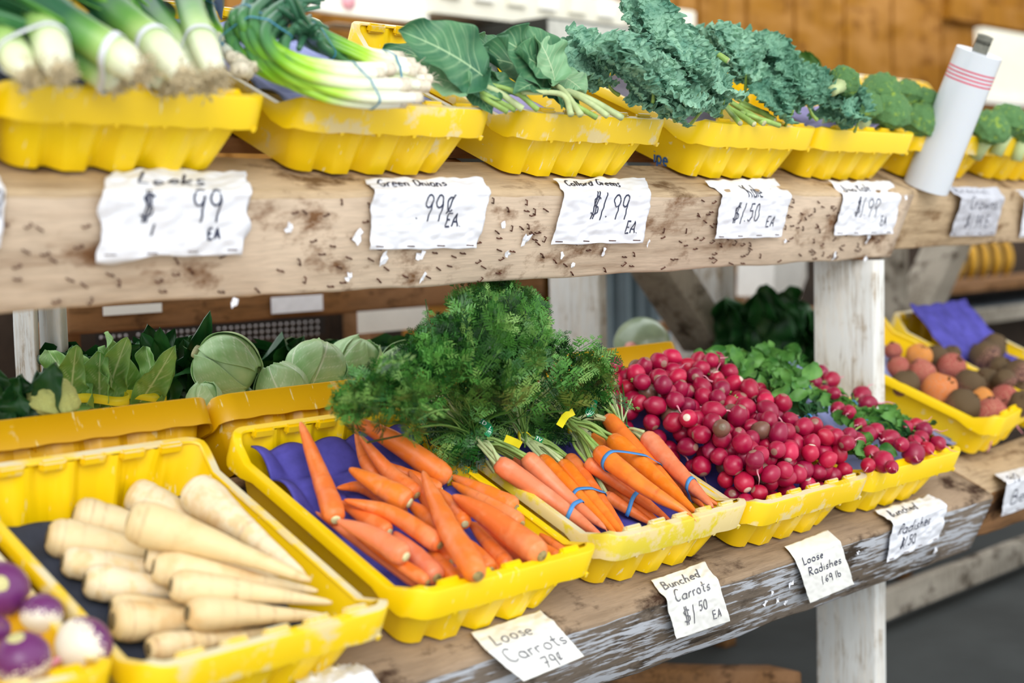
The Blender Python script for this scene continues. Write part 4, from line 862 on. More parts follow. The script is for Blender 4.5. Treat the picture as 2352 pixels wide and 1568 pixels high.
ks = tube(spline([(0, -.03, -.006), (0, .0, -.004), (0, .06, .012)], 12), np.linspace(.0055, .003, 12), 8); KST = mesh('stem', *ks, STEM)
def kale(label, q, n, direction, meshes, num=7, spread=.9, scale=1., stemq=None, group='bunches of kale'):
    P = on_n(UPP, q, n); root = empty('kale_bunch', P, label, 'kale', group); d0 = Vector(direction).normalized()
    for k in range(num):
        a = (k/(max(1, num-1))-.5)*spread*2; d = Vector(d0); d.rotate(Matrix.Rotation(a, 3, Vector(NV))); d += Vector(NV)*rng.uniform(.0, .55)+Vector(rng.normal(0, .12, 3)); d.normalize()
        upv = Vector(NV)+Vector(toc(P))*.6+Vector(rng.normal(0, .35, 3)); x = d.cross(upv).normalized(); z = x.cross(d); R = Matrix((x, d, z)).transposed()
        o = put('leaf', meshes[k % len(meshes)], root, rng.normal(0, .012, 3)+NV*rng.uniform(0, .03), R); o.scale = (scale*rng.uniform(.9, 1.15),)*3
    s = put('stem', KST, root, -np.array(d0)*.02+NV*.004, R); s.scale = (scale*.8,)*3
    return root
for lab, q, n, dr, num, sp, sc in (('kale bunch at the left end of the kale heap, hanging over the collards', (1385, 200), .035, (-.9, .5, .4), 7, .8, .95), ('tall kale bunch at the peak of the heap', (1500, 165), .075, (-.25, .35, .9), 8, .9, 1.0), ('kale bunch in the middle of the heap below the peak', (1480, 210), .06, (-.6, .2, .5), 8, 1.0, 1.0),
        ('kale bunch lying low over the left crate wall', (1525, 250), .03, (-.6, .3, .35), 9, .9, .95), ('kale bunch behind the peak with a pale cut stalk', (1640, 165), .05, (-.3, .7, .5), 7, 1.0, 1.0), ('kale bunch at the front with its cut stalks toward the viewer', (1640, 250), .02, (-.8, .25, .35), 8, 1.0, .95), ('kale bunch to the right of the cut stalks', (1700, 200), .05, (-.1, .5, .6), 8, 1.2, 1.0), ('kale bunch drooping to the rim left of the cut stalks', (1570, 275), .02, (-.6, .1, .2), 7, .9, .95), ('kale bunch filling the centre of the heap', (1580, 220), .05, (-.4, .35, .6), 8, 1.2, 1.0)):
    kale(lab, q, n, dr, KL, num, sp, sc)
for lab, q, n, dr, num, sp, sc in (('dark kale bunch leaning on the curly kale', (1790, 205), .05, (-.3, .6, .6), 8, 1.1, 1.0), ('dark kale bunch in the middle of its crate', (1850, 250), .035, (-.2, .5, .5), 8, 1.2, .95), ('dark kale bunch hanging over the lavender tray', (1950, 285), .02, (-.5, .2, .2), 7, 1.0, .8), ('dark kale bunch at the front left of its crate', (1790, 275), .01, (-.4, .3, .4), 7, 1.1, .9)):
    kale(lab, q, n, dr, KLD, num, sp, sc, None, 'dark kale bunches')
def cut_stalks(parent_label, pts, n):
    root = empty('kale_stalks', on_n(UPP, pts[0][0], n), parent_label, 'kale')
    for a, b, r in pts:
        C = spline([on_n(UPP, a, n+.01), on_n(UPP, b, n)], 8); obj('stalk', *tube(C, [r*.8]*4+[r]*4, 9), STEM, root); d = C[-1]-C[-2]; d /= np.linalg.norm(d); obj('cut_end', *tube([C[-1]-d*.001, C[-1]+d*.0012], [r*.96, r*.9], 9), PALEC, root)
    return root
cut_stalks('sheaf of pale cut kale stalks at the front rim', [((1640, 225), (1732, 285), .006), ((1655, 232), (1700, 283), .0055), ((1680, 235), (1755, 283), .0065), ((1700, 240), (1762, 262), .006), ((1690, 225), (1780, 275), .0055), ((1660, 215), (1720, 270), .005), ((1715, 262), (1790, 288), .0052)], .015)
cut_stalks('single pale stalk on the back of the kale heap', [((1630, 112), (1672, 140), .006)], .12)
# ------------------------------------------------------------------ broccoli
def upper_greens(q, n, lab):
    P = on_n(UPP, q, n); root = empty('leafy_greens', P, lab, 'greens', 'leafy bunches at the back')
    for k in range(9): d = np.array([rng.normal(-.1, .5), .2, rng.uniform(.2, 1)]); d /= np.linalg.norm(d); V, F = leaf_blade(P, P+d*.085, toc(P)+rng.normal(0, .4, 3), .024, .25, .3, 10, 7); obj('leaf', V, F, LEAFD2, root)
LEAFD2 = leafmat('deep_green_leaf', srgb(40, 84, 30), srgb(92, 130, 54), .45, .15, 20)
upper_greens((1790, 172), .03, 'dark leaves sticking up behind the curly kale in front of the boards'); upper_greens((1868, 195), .03, 'second clump of dark leaves between the kale and the sideways broccoli')
BROC = MT('broccoli_head', .75, .25); _c = BROC.coord(); BROCM = BROC.col(BROC.mix(BROC.mask(BROC.noise(_c, 3.5, 3), .56, .70), BROC.ramp(BROC.noise(_c, 60, 3), [(.35, srgb(62, 112, 66)), (.65, srgb(124, 166, 104))]), srgb(150, 180, 76)))
BROC.bump(BROC.noise(_c, 50, 4), .6, .006)
def broc_mesh(seed):
    V, F = [], []; b = bmesh.new(); bmesh.ops.create_icosphere(b, subdivisions=5, radius=1)
    for v in b.verts:
        p = v.co.copy(); d, _ = noise.voronoi(p*2.6+Vector((seed*5, 0, 0)))[:2]; lump = .20*(.55-min(.55, d[0]))
        f = noise.voronoi(p*11+Vector((seed, 3, 0)))[0][0]; k = .86+lump+.05*(.5-f)
        v.co = p*k
        if p.z < -.1: v.co.x *= 1-.45*min(1, -p.z-.1+.2); v.co.y *= 1-.45*min(1, -p.z-.1+.2); v.co.z *= .75
    me = bpy.data.meshes.new('floret_head'); b.to_mesh(me); b.free(); me.materials.append(BROCM); me.polygons.foreach_set('use_smooth', [True]*len(me.polygons)); return me
BRM = [broc_mesh(s) for s in (1, 2, 3)]; BST = mesh('stalk', *tube([(0, 0, -.4), (.05, 0, -.9), (.02, .04, -1.35)], [.42, .30, .28], 12), STEMW)
for i, (x, y, rp, d, n, lab) in enumerate(((1936, 190, 36, (.9, .1, .4), .10, 'pale green broccoli head lying sideways on top with its stalk showing'), (1920, 228, 50, (-.2, -.4, 1), .05, 'broccoli head just below the one lying sideways'), (2023, 212, 42, (0, -.2, 1), .07, 'broccoli head at the back, centre of the heap'), (2080, 222, 36, (.2, 0, 1), .06, 'darker broccoli head behind the yellowing one'), (2122, 240, 36, (.2, -.4, 1), .05, 'yellowing broccoli head beside the bag roll'), (2035, 262, 52, (-.1, -.5, .9), .03, 'broccoli head with yellow spots above the lavender tray'), (2108, 284, 46, (.1, -.6, .8), .01, 'dark broccoli head low down next to the bag roll'), (1985, 250, 40, (-.3, -.3, 1), .035, 'broccoli head next to the dark kale'), (2160, 262, 40, (0, -.3, 1), .03, 'broccoli head half hidden behind the bag roll'), (2272, 300, 44, (-.2, -.6, .8), .02, 'round dark broccoli head just right of the bag roll'), (2312, 285, 44, (.1, -.3, 1), .04, 'broccoli head behind the round dark one at far right'), (2356, 305, 40, (.1, -.3, 1), .02, 'broccoli head cut by the right edge'))):
    P = on_n(UPP, (x, y), n); r = rp*depth(P)/FPX; root = empty('broccoli', P, lab, 'broccoli', 'broccoli heads', rot_to(d, i*1.9)); root.scale = (r*1.22,)*3
    put('floret_head', BRM[i % 3], root); put('stalk', BST, root)
# ------------------------------------------------------------------ the back of the lower shelf: cabbages, greens, cauliflower, melon
CABB = veinmat('cabbage_leaf', srgb(150, 194, 128), srgb(186, 216, 160), srgb(226, 238, 208), .4, .06)
def cabbage(q, rp, n, d, label):
    P = on_y(q, .70+n*2); r = rp*depth(P)/FPX; root = empty('cabbage', P, label, 'cabbage', 'green cabbages'); R = np.array(rot_to(d, rng.uniform(0, 6)))
    V, at = [], []; nu, nv = 40, 48
    for i in range(nu+1):
        for j in range(nv):
            a, b = math.pi*i/nu, 2*math.pi*j/nv; p = np.array([math.sin(a)*math.cos(b), math.sin(a)*math.sin(b), math.cos(a)*.94]); V.append(P+R@(p*r*.95*(1+.03*nz(p, 2, r*50)))); at.append(0)
    F = [(i*nv+j, (i+1)*nv+j, (i+1)*nv+(j+1) % nv, i*nv+(j+1) % nv) for i in range(nu) for j in range(nv)]; obj('head', V, F, CABB, root, True, {'vein': at})
    for k in range(4):
        c = 2*math.pi*k/4+.5*(k % 2); V, at = [], []; nu, nv = 40, 41
        for i in range(nu):
            u = i/(nu-1)
            for j in range(nv):
                v = j/(nv-1)*2-1; a = math.pi*(1.0-.86*u); hw = 1.02*math.sin(math.pi*min(1, .10+.82*u))**.6; b = c+v*hw*(1 if u > .1 else .8); k2 = 1.0+.014*k+.05*abs(v)**6+.06*max(0, u-.85)/.15+.012*math.sin(v*9+u*14+k)
                V.append(P+R@(np.array([math.sin(a)*math.cos(b), math.sin(a)*math.sin(b), math.cos(a)*.94])*r*k2)); at.append(vein(u*.95, v, 5))
        solid(obj('outer_leaf', V, grid_faces(nu, nv), CABB, root, True, {'vein': at}), .001)
    obj('stem_end', *tube([P+R@np.array([0, 0, -r*.88]), P+R@np.array([0, 0, -r*1.08])], [r*.22, r*.2], 12), PALEC, root)
for q, rp, n, d, lab in (((520, 842), 78, .03, (.5, -.75, -.45), 'large pale cabbage whose veined leaf faces the viewer'), ((648, 893), 62, .0, (-.2, .4, .9), 'cabbage sunk low between the large one and the next'), ((725, 850), 70, .02, (.6, .3, .7), 'cabbage with its cut stem at the upper left'), ((818, 832), 62, .04, (.3, -.4, .8), 'bright cabbage behind the one with the cut stem'), ((930, 838), 56, .03, (.2, -.5, .8), 'cabbage partly hidden by the carrot tops'), ((470, 915), 40, -.01, (0, -.2, 1), 'small cabbage peeking over the crate rim below the large one')): cabbage(q, rp, n, d, lab)
DARKG = leafmat('dark_greens', srgb(14, 54, 26), srgb(44, 100, 44), .4, .12, 12); LETT = veinmat('lettuce_leaf', srgb(92, 152, 66), srgb(150, 192, 104), srgb(204, 224, 170), .5, .15)
def greens(label, q, y, h, w, num, mat, veined=False, tie=None, cat='greens', group='leafy bunches at the back'):
    P = on_y(q, y); root = empty('leafy_greens', P, label, cat, group); s = depth(P)/FPX; right = RT; Hh, Ww = h*s, w*s
    for k in range(num):
        a = (k/(max(1, num-1))-.5)*2; b = P+right*a*Ww*.35+np.array([0, rng.normal(0, .03), 0]); t = P+right*(a*Ww*.62+rng.normal(0, Ww*.05))+np.array([0, rng.normal(0, .05), Hh*rng.uniform(.75, 1.05)])
        nr = toc(b)+rng.normal(0, .35, 3)
        if veined: big_leaf('leaf', b, t, nr, Ww*.30, mat, root, .3, .35, .15, 34, 21)
        else: V, F = leaf_blade(b, t, nr, Ww*.24, .3, .4, 14, 9, .5); obj('leaf', V, F, mat, root)
    if tie is not None: loop('twist_tie', [(P+right*f*Ww*.35+np.array([0, 0, Hh*.12]), .018) for f in (-1, 0, 1)], P+np.array([0, 0, Hh*.12]), (0, 0, 1), .016, tie, root)
greens('romaine-like green bunch with a yellow tie behind the left posts', (225, 935), .78, 165, 130, 6, LETT, True, TIEY)
greens('second light green bunch with a yellow tie, left of the large cabbage', (318, 925), .80, 150, 110, 5, LETT, True, TIEY)
greens('dark leafy bunch between the tied greens and the large cabbage', (410, 925), .86, 170, 150, 10, DARKG)
greens('dark leafy mass behind the large cabbage', (600, 900), .98, 120, 320, 16, DARKG)
greens('dark leafy mass at the back above the tied greens', (270, 910), .98, 130, 300, 16, DARKG)
greens('dark leafy mass behind the small cabbages', (840, 890), .98, 110, 320, 14, DARKG)
greens('dark green chard behind the white post and the brace', (1778, 850), .86, 190, 190, 14, DARKG, True)
greens('dark cauliflower leaves at the left edge', (20, 985), .66, 160, 130, 10, DARKG, True)
CAUL = plain('cauliflower_curd', srgb(190, 196, 120), .8, .15, .2, 40)
P = on_y((122, 925), .60); o = put('cauliflower', broc_mesh(7), None, P, rot_to((0, -.3, 1))); o.data.materials.clear(); o.data.materials.append(CAUL); o.scale = (.045,)*3; tag(o, 'pale green cauliflower head beside the dark leaves at the left', 'cauliflower')
MEL = plain('wrapped_melon', srgb(150, 168, 138), .25, .3, .6, 5); P = on_y((1474, 790), .86); V = [P+np.array([math.sin(a)*math.cos(b), math.sin(a)*math.sin(b), math.cos(a)*.95])*.072*(1+.02*nz((a, b, 0), 3)) for a in np.linspace(0, math.pi, 21) for b in np.linspace(0, 2*math.pi, 32, endpoint=False)]
o = obj('melon', V, [(i*32+j, (i+1)*32+j, (i+1)*32+(j+1) % 32, i*32+(j+1) % 32) for i in range(20) for j in range(32)], MEL); tag(o, 'pale green melon in plastic wrap left of the knee brace', 'melon'); obj('sticker', *tube([P+toc(P)*.066+RT*-.027-UP*.01, P+toc(P)*.0745+RT*-.028-UP*.01], [.016, .016], 16), plain('melon_sticker', srgb(214, 150, 140), .4, .2), o)
# ------------------------------------------------------------------ hand-lettered price cards
GL = {}
def _g(ch, w, *st): GL[ch] = (w, st)
def _arc(cx, cy, rx, ry, a0, a1, n=9): return [(cx+rx*math.cos(math.radians(a0+(a1-a0)*i/n)), cy+ry*math.sin(math.radians(a0+(a1-a0)*i/n))) for i in range(n+1)]
_o = _arc(.25, .25, .22, .25, 90, 450, 12)
_g('o', .55, _o); _g('a', .55, _o[:], [(.47, .48), (.47, .0), (.54, .02)]); _g('d', .55, _o[:], [(.47, 1), (.47, 0)]); _g('b', .55, [(.05, 1), (.05, 0)], _o[:]); _g('c', .5, _arc(.26, .25, .22, .25, 50, 310)); _g('e', .5, [(.05, .26), (.46, .28)]+_arc(.26, .25, .21, .25, 10, 310)); _g('h', .52, [(.05, 1), (.05, 0)], [(.05, .3), (.2, .5), (.4, .42), (.44, 0)])
_g('i', .2, [(.08, .5), (.08, 0)], [(.08, .68), (.09, .72)]); _g('k', .5, [(.05, 1), (.05, 0)], [(.42, .5), (.06, .22), (.45, 0)]); _g('l', .2, [(.08, 1), (.08, 0)]); _g('n', .52, [(.05, .5), (.05, 0)], [(.05, .32), (.22, .5), (.4, .42), (.44, 0)]); _g('r', .42, [(.06, .5), (.06, 0)], [(.06, .3), (.2, .48), (.38, .46)]); _g('s', .42, [(.36, .44), (.2, .5), (.06, .4), (.12, .27), (.32, .2), (.34, .06), (.16, 0), (.02, .06)]); _g('t', .4, [(.18, .9), (.18, .08), (.3, 0)], [(0, .56), (.36, .58)]); _g('u', .52, [(.05, .5), (.06, .1), (.2, 0), (.38, .1), (.44, .5)], [(.44, .5), (.46, 0)]); _g('w', .7, [(.03, .5), (.16, 0), (.32, .4), (.46, 0), (.62, .5)])
_g('A', .62, [(.02, 0), (.3, 1), (.56, 0)], [(.12, .36), (.48, .36)]); _g('B', .6, [(.06, 1), (.06, 0)], [(.06, 1), (.4, .92), (.42, .6), (.06, .54), (.5, .42), (.5, .1), (.06, 0)]); _g('C', .62, _arc(.34, .5, .3, .5, 50, 310)); _g('D', .62, [(.06, 1), (.06, 0)], [(.02, 1), (.4, .9), (.54, .5), (.4, .1), (.02, 0)]); _g('E', .52, [(.44, 1), (.06, 1), (.06, 0), (.46, 0)], [(.06, .52), (.38, .52)]); _g('G', .66, _arc(.34, .5, .3, .5, 50, 330)+[(.6, .45), (.36, .45)]); _g('K', .58, [(.06, 1), (.06, 0)], [(.5, 1), (.08, .45), (.52, 0)]); _g('L', .5, [(.06, 1), (.06, 0), (.46, .02)]); _g('O', .66, _arc(.33, .5, .29, .5, 90, 450, 14)); _g('R', .6, [(.06, 1), (.06, 0)], [(.02, 1), (.44, .9), (.44, .58), (.08, .5), (.52, 0)]); _g('T', .56, [(.02, 1), (.54, 1)], [(.28, 1), (.28, 0)]); _g('V', .58, [(.02, 1), (.28, 0), (.54, 1)])
_g('$', .55, [(.46, .8), (.26, .9), (.08, .76), (.18, .54), (.42, .42), (.44, .2), (.22, .1), (.04, .2)], [(.2, 1.1), (.17, -.1)], [(.32, 1.1), (.29, -.1)]); _g('0', .5, _arc(.24, .5, .2, .5, 90, 450, 14)); _g('1', .24, [(.16, 1.05), (.06, -.15)]); _g('5', .5, [(.44, 1), (.1, 1), (.08, .6), (.36, .6), (.42, .25), (.2, 0), (.02, .1)]); _g('6', .5, [(.4, .95), (.14, .6), (.06, .25), (.24, 0), (.42, .2), (.3, .46), (.08, .32)]); _g('7', .5, [(.02, 1), (.48, 1), (.2, 0)], [(.12, .5), (.42, .52)]); _g('9', .5, _arc(.24, .72, .19, .27, 10, 370, 10)+[(.43, .7), (.4, -.12)]); _g('c/', .5, _arc(.24, .6, .18, .3, 50, 310), [(.36, 1), (.12, .2)]); _g('.', .2, [(.06, 0), (.1, .04)]); _g(' ', .34); _g('p', .55, [(.05, .5), (.05, -.4)], _o[:])
def stroke_text(txt, x, y, h, slant=0, gap=.1, sx=1.):
    """polylines of a line of text in (u, v) units; y runs down the card"""
    out = []; cur = x; i = 0
    while i < len(txt):
        ch = 'c/' if txt[i] == '~' else txt[i]; w, st = GL[ch]
        for s in st: out.append([(cur+(px+slant*py)*h*sx, y-py*h) for px, py in s])
        cur += (w+gap)*h*sx; i += 1
    return out, cur
def text_width(txt, gap=.1): return sum(GL['c/' if c == '~' else c][0]+gap for c in txt)
def strokes(polys, fn, w):
    parts = []
    for pl in polys:
        P = []
        for a, b in zip(pl[:-1], pl[1:]):
            k = max(1, int(math.hypot(b[0]-a[0], b[1]-a[1])/.02)); P += [(a[0]+(b[0]-a[0])*i/k, a[1]+(b[1]-a[1])*i/k) for i in range(k)]
        P.append(pl[-1]); Q = np.array([fn(*p) for p in P]); N = np.array([fn(p[0], p[1], 1)-fn(*p) for p in P]); N /= np.linalg.norm(N, axis=1)[:, None]
        T = np.gradient(Q, axis=0) if len(Q) > 1 else np.array([[1, 0, 0.]]); T /= np.linalg.norm(T, axis=1)[:, None]+1e-12; S_ = np.cross(N, T)*w/2; V = np.concatenate([Q+S_+N*.0012, Q-S_+N*.0012]); n = len(Q)
        parts.append((V, [(i, i+1, n+i+1, n+i) for i in range(n-1)]))
    return join(parts)
def card(fr, flap, fold, bot, lines, label, paper=PAPER, ink=INK, lw=.0034, crumple=.0028, tb=BT-.006, torn=.02, cat='price card', staples=4):
    """a sheet stapled over a beam edge: back corners on the beam's top, fold at the front edge, lower corners on the face"""
    fl = [on_n(fr, q, BN+.004) for q in flap]; fo = [on_t(fr, q, BT-.003) for q in fold]; bo = [on_t(fr, q, tb) for q in bot]
    lf, lb = np.linalg.norm(fo[0]-fl[0]), np.linalg.norm(bo[0]-fo[0]); vf = lf/(lf+lb); Wd = np.linalg.norm(fo[1]-fo[0]); Ht = lf+lb; sd = len(label)*3.7+lines[0][1]*9
    nrm = np.cross(fo[1]-fo[0], bo[0]-fo[0]); nrm /= np.linalg.norm(nrm); nrm *= 1 if nrm@(CAM-fo[0]) > 0 else -1; nr2 = NV
    def fn(u, v, up=0):
        if v < vf: s = v/vf; A, B_ = fl[0]+(fo[0]-fl[0])*s, fl[1]+(fo[1]-fl[1])*s; e = max(0, 1-(vf-v)/.10)
        else: s = (v-vf)/(1-vf); A, B_ = fo[0]+(bo[0]-fo[0])*s, fo[1]+(bo[1]-fo[1])*s; e = 1
        n = nr2*(1-e*.5)+nrm*e*(.5 if v < vf else 1); n = n/np.linalg.norm(n)
        w = noise.noise(Vector((u*5, v*5, sd)))*1.2+noise.noise(Vector((u*11, v*13, sd+5)))*.8+abs(noise.noise(Vector((u*7+v*3, v*4, sd+9))))
        return A+(B_-A)*u+n*(crumple*(w+.9)+.0012+up*.001)
    nu, nv = 72, 72; V = []
    for i in range(nu):
        for j in range(nv):
            u, v = j/(nu-1), i/(nv-1); du = torn*noise.noise(Vector((v*5, sd, 2)))*(1 if u == 0 or u == 1 else 0); dv = torn*noise.noise(Vector((u*5, sd, 4)))*(1 if v == 1 else 1.6 if v == 0 else 0)
            V.append(fn(u+du, v+dv))
    o = obj('price_card', V, grid_faces(nu, nv), paper); solid(o, .0005); tag(o, label, cat, 'handwritten price cards')
    for (txt, u0, v0, h, sl) in lines:
        pl, end = stroke_text(txt, 0, 0, h, sl); asp = Wd/Ht
        k = min(1, (.97-u0)/(end/asp)); obj('lettering', *strokes([[(u0+x*k/asp, v0+y) for x, y in q] for q in pl], fn, lw), ink, o, False)
    pc = []
    for k in range(staples):
        u = .08+.84*k/(max(1, staples-1)); v = .96; a, b = fn(u-.035, v, 1.2), fn(u+.035, v+.005, 1.2); obj('staple', *tube([a, b], [.0009, .0009], 4), RUST, o)
    return o
card(UPP, ((262, 398), (560, 400)), ((234, 442), (574, 444)), ((216, 598), (549, 583)), [('Leeks', .2, .33, .23, .05), ('$', .24, .68, .24, .05), ('99', .58, .68, .26, .05), ('1', .34, .80, .08, 0), ('EA', .72, .86, .1, .05)], 'torn white price card for leeks on the left of the upper beam', crumple=.0036, torn=.05, lw=.0042)
card(UPP, ((835, 415), (1105, 413)), ((855, 441), (1125, 444)), ((845, 574), (1092, 570)), [('Green Onions', .08, .2, .15, .05), ('.99~', .36, .62, .30, .1), ('EA.', .64, .72, .17, .05)], 'white price card reading .99 each for green onions')
card(UPP, ((1268, 415), (1480, 413)), ((1293, 443), (1492, 447)), ((1262, 562), (1472, 558)), [('Collard Greens', .08, .2, .13, .05), ('$1.99', .32, .64, .30, .1), ('EA.', .76, .86, .16, .05)], 'white price card for collard greens reading $1.99')
card(UPP, ((1618, 421), (1775, 414)), ((1655, 450), (1814, 448)), ((1637, 550), (1792, 544)), [('Kale', .35, .33, .2, .1), ('$1.50', .2, .72, .28, .12), ('EA', .7, .82, .17, .1)], 'curled white price card for kale reading $1.50')
card(UPP, ((1898, 420), (2042, 422)), ((1932, 447), (2067, 451)), ((1911, 541), (2046, 538)), [('Dino Kale', .1, .27, .15, .1), ('$1.99', .24, .66, .29, .1), ('EA', .72, .84, .17, .05)], 'white price card for dark kale near the end of the upper beam')
card(UPP, ((2168, 433), (2290, 433)), ((2206, 456), (2303, 457)), ((2177, 543), (2281, 540)), [('Broccoli', .06, .26, .2, .05), ('Crowns', .24, .58, .2, .08), ('$1.99 E', .25, .86, .18, .08)], 'greyish price card for broccoli crowns right of the bag roll', plain('grey_paper', srgb(196, 198, 208), .6, .05), lw=.003, tb=BT+.006)
card(UPP, ((-80, 408), (-4, 410)), ((-70, 440), (9, 443)), ((-85, 598), (-2, 566)), [('99', .3, .6, .3, .05)], 'white price card cut off by the left edge of the photo')
card(UPP, ((2330, 440), (2420, 440)), ((2352, 458), (2440, 460)), ((2338, 545), (2425, 543)), [('1', .3, .6, .3, .05)], 'pale card cut off at the right end of the paler beam', tb=BT+.006)
card(LOW, ((1080, 1458), (1240, 1405)), ((1118, 1500), (1285, 1446)), ((1200, 1566), (1340, 1508)), [('Loose', .14, .34, .2, .1), ('Carrots', .1, .66, .24, .1), ('79~', .42, .95, .2, .1)], 'cream price card for loose carrots hanging over the lower beam', CARD, INKF, .0026, .0018, BT-.035, .01, staples=0)
card(LOW, ((1494, 1335), (1618, 1293)), ((1527, 1378), (1646, 1333)), ((1549, 1468), (1673, 1427)), [('Bunched', .08, .24, .15, .1), ('Carrots', .16, .45, .16, .1), ('$1', .2, .82, .24, .05), ('50', .52, .70, .14, .1), ('EA', .72, .88, .12, .1)], 'cream price card for bunched carrots on the lower beam', CARD, INKF, .0030, .0018, BT-.02, .012, staples=0)
card(LOW, ((1800, 1258), (1900, 1220)), ((1824, 1285), (1928, 1244)), ((1858, 1385), (1959, 1342)), [('Loose', .12, .34, .13, .1), ('Radishes', .16, .55, .14, .1), ('1.69 lb', .36, .76, .12, .1)], 'clean white price card for loose radishes in a plastic sleeve', CARD, INK, .0024, .0012, BT-.022, .006, staples=0)
card(LOW, ((2010, 1178), (2132, 1140)), ((2048, 1205), (2172, 1162)), ((2030, 1292), (2152, 1238)), [('Bunched', .1, .24, .16, .1), ('Radishes', .12, .58, .19, .1), ('$1.50', .2, .84, .17, .1)], 'crumpled price card for bunched radishes wrapped over the lower beam', PAPER, INK, .0034, .003, BT-.006, .03)
card(LOW, ((2282, 1092), (2385, 1066)), ((2308, 1110), (2412, 1080)), ((2296, 1186), (2402, 1150)), [('90', .1, .42, .22, .1), ('Beets', .15, .82, .26, .1)], 'white price card for beets at the right edge on the lower beam', PAPER, INK, .0032, .002, BT+.006, .02)
card(LOW, ((668, 1565), (800, 1527)), ((700, 1592), (850, 1545)), ((740, 1690), (900, 1640)), [('79', .4, .8, .2, .05)], 'white price card just showing at the bottom edge below the parsnips', PAPER, INKF, .0026, .004, BT-.02, .03, staples=0)
# printed letters and a crest on two crates
BLUEINK = plain('blue_print', srgb(30, 96, 168), .5, .08)
def wall_pt(q, x, fr, t0, slope=.030/.1245): # a point of a crate's sloping left wall
    P0 = W(fr, x-CW+.012, 0, 0); nrm = np.array([-1., 0, 0])-NV*slope; return hit(q, P0, nrm/np.linalg.norm(nrm))
def mark(parent, x, fr, q0, q1, q2, txt, lw):
    A_, B_, C_ = (wall_pt(q, x, fr, 0) for q in (q0, q1, q2)); ez = (C_-A_); ey = B_-A_; n = np.cross(ey, ez); n /= np.linalg.norm(n); n *= 1 if n@(CAM-A_) > 0 else -1
    w = text_width(txt); pl, _ = stroke_text(txt, 0, 1, 1); fn = lambda u, v, up=0: A_+ey*u/w+ez*v+n*(.0008+up*.001)
    b = base_of(parent); M = np.array(parent.rotation_euler.to_matrix()); V, F = strokes(pl, fn, lw); o = put('logo', mesh('logo', (V-b)@M, F, BLUEINK, False), parent)
mark(kc, UX['K'], UPP, (1503, 336), (1537, 347), (1503, 371), 'ipe', .0042)
b = base_of(bc); M = np.array(bc.rotation_euler.to_matrix()); pc = []
P0 = M@np.array([-CW/2+.012, 0, CH])+b; nw = M@np.array([-1., 0, -.24]); nw /= np.linalg.norm(nw)
def cq(x, y): return hit((x, y), P0, nw)+nw*.0012
for k in range(7):
    a = math.radians(200-k*36); c = (2172+20*math.cos(a)*(1.1 if k % 2 else .8), 988-13*math.sin(a)); ring = [cq(c[0]+8*math.cos(t)+2*math.cos(3*t), c[1]+7*math.sin(t)) for t in np.linspace(0, 2*math.pi, 14, endpoint=False)]; pc.append((np.array(ring), [tuple(range(14))]))
pc.append((np.array([cq(*q) for q in ((2154, 992), (2192, 992), (2186, 1010), (2172, 1018), (2160, 1010))]), [(0, 1, 2, 3, 4)]))
V, F = join(pc); put('crest', mesh('crest', (V-b)@M, F, BLUEINK, False), bc)
# ------------------------------------------------------------------ printed tie ends on the greens, bag roll
def flag(px, n, mat, label, parent, w, txt=None):
    C = spline([on_n(LOW, q, n+.003*k) for k, q in enumerate(px)], 14); T = np.gradient(C, axis=0); T /= np.linalg.norm(T, axis=1)[:, None]; S_ = np.cross(T, [toc(c) for c in C]); S_ /= np.linalg.norm(S_, axis=1)[:, None]; S_ = S_*w/2
    b = base_of(parent); o = obj('tie_end', np.concatenate([C+S_, C-S_]), [(i, i+1, 15+i, 14+i) for i in range(13)], mat, parent, False); solid(o, .0006)
    if txt:
        L = np.linalg.norm(np.diff(C, axis=0), axis=1).sum(); h = .6; wd = text_width(txt)*h
        def fn(u, v, up=0):
            s = min(.999, max(0, u))*13; i = int(s); f = s-i; return C[i]*(1-f)+C[i+1]*f+(S_[i]*2)*(v-.5)+toc(C[i])*(.0009+up*.001)
        pl, _ = stroke_text(txt, 0, 0, 1); k = .92/text_width(txt)
        obj('print', *strokes([[(.04+x*k, .8+y*.6) for x, y in q] for q in pl], fn, .0012), WHITEINK, parent, False)
flag([(1096, 962), (1114, 972), (1126, 985), (1118, 1000)], .05, TIEG, '', B['A'][0], .010, 'ED VE')
flag([(1352, 902), (1360, 925), (1350, 950), (1362, 940), (1368, 905)], .065, TIEG, '', B['E'][0], .011, 'VEGET')
flag([(1285, 978), (1300, 955), (1318, 945)], .06, TIEY, '', B['D'][0], .013, None)
flag([(1160, 1006), (1180, 1014), (1196, 1022)], .035, TIEY, '', B['B'][0], .013, None)
flag([(1230, 1004), (1246, 1012)], .035, TIEG, '', B['B'][0], .009, 'TV')
BAG = MT('bag_roll_film', .22, .55, .1); BAGM = BAG.col(srgb(208, 214, 222)); REDP = plain('red_print', srgb(214, 40, 84), .4, .1); CONE = plain('grey_peg', srgb(122, 122, 112), .85, .2, .2, 30)
Pb = on_n(UPP, (2126, 431), BN+.002); Pt = Pb+NV*.335; ax = Pt-Pb; L = np.linalg.norm(ax); ax /= L; r = 53*depth((Pb+Pt)/2)/FPX
roll = empty('bag_roll', Pb, 'white roll of plastic produce bags on a leaning peg with red stripes', 'bag roll')
V, F = tube([Pb+ax*L*t for t in (0, .004, .5, .996, 1)], [r*.97, r, r, r, r*.97], 48, False); n = len(V); V2, _ = tube([Pb, Pt], [r*.36, r*.36], 48, False)
F = list(F)+[(j, n+j, n+(j+1) % 48, (j+1) % 48) for j in range(48)]+[(n-48+j, n-48+(j+1) % 48, n+48+(j+1) % 48, n+48+j) for j in range(48)]
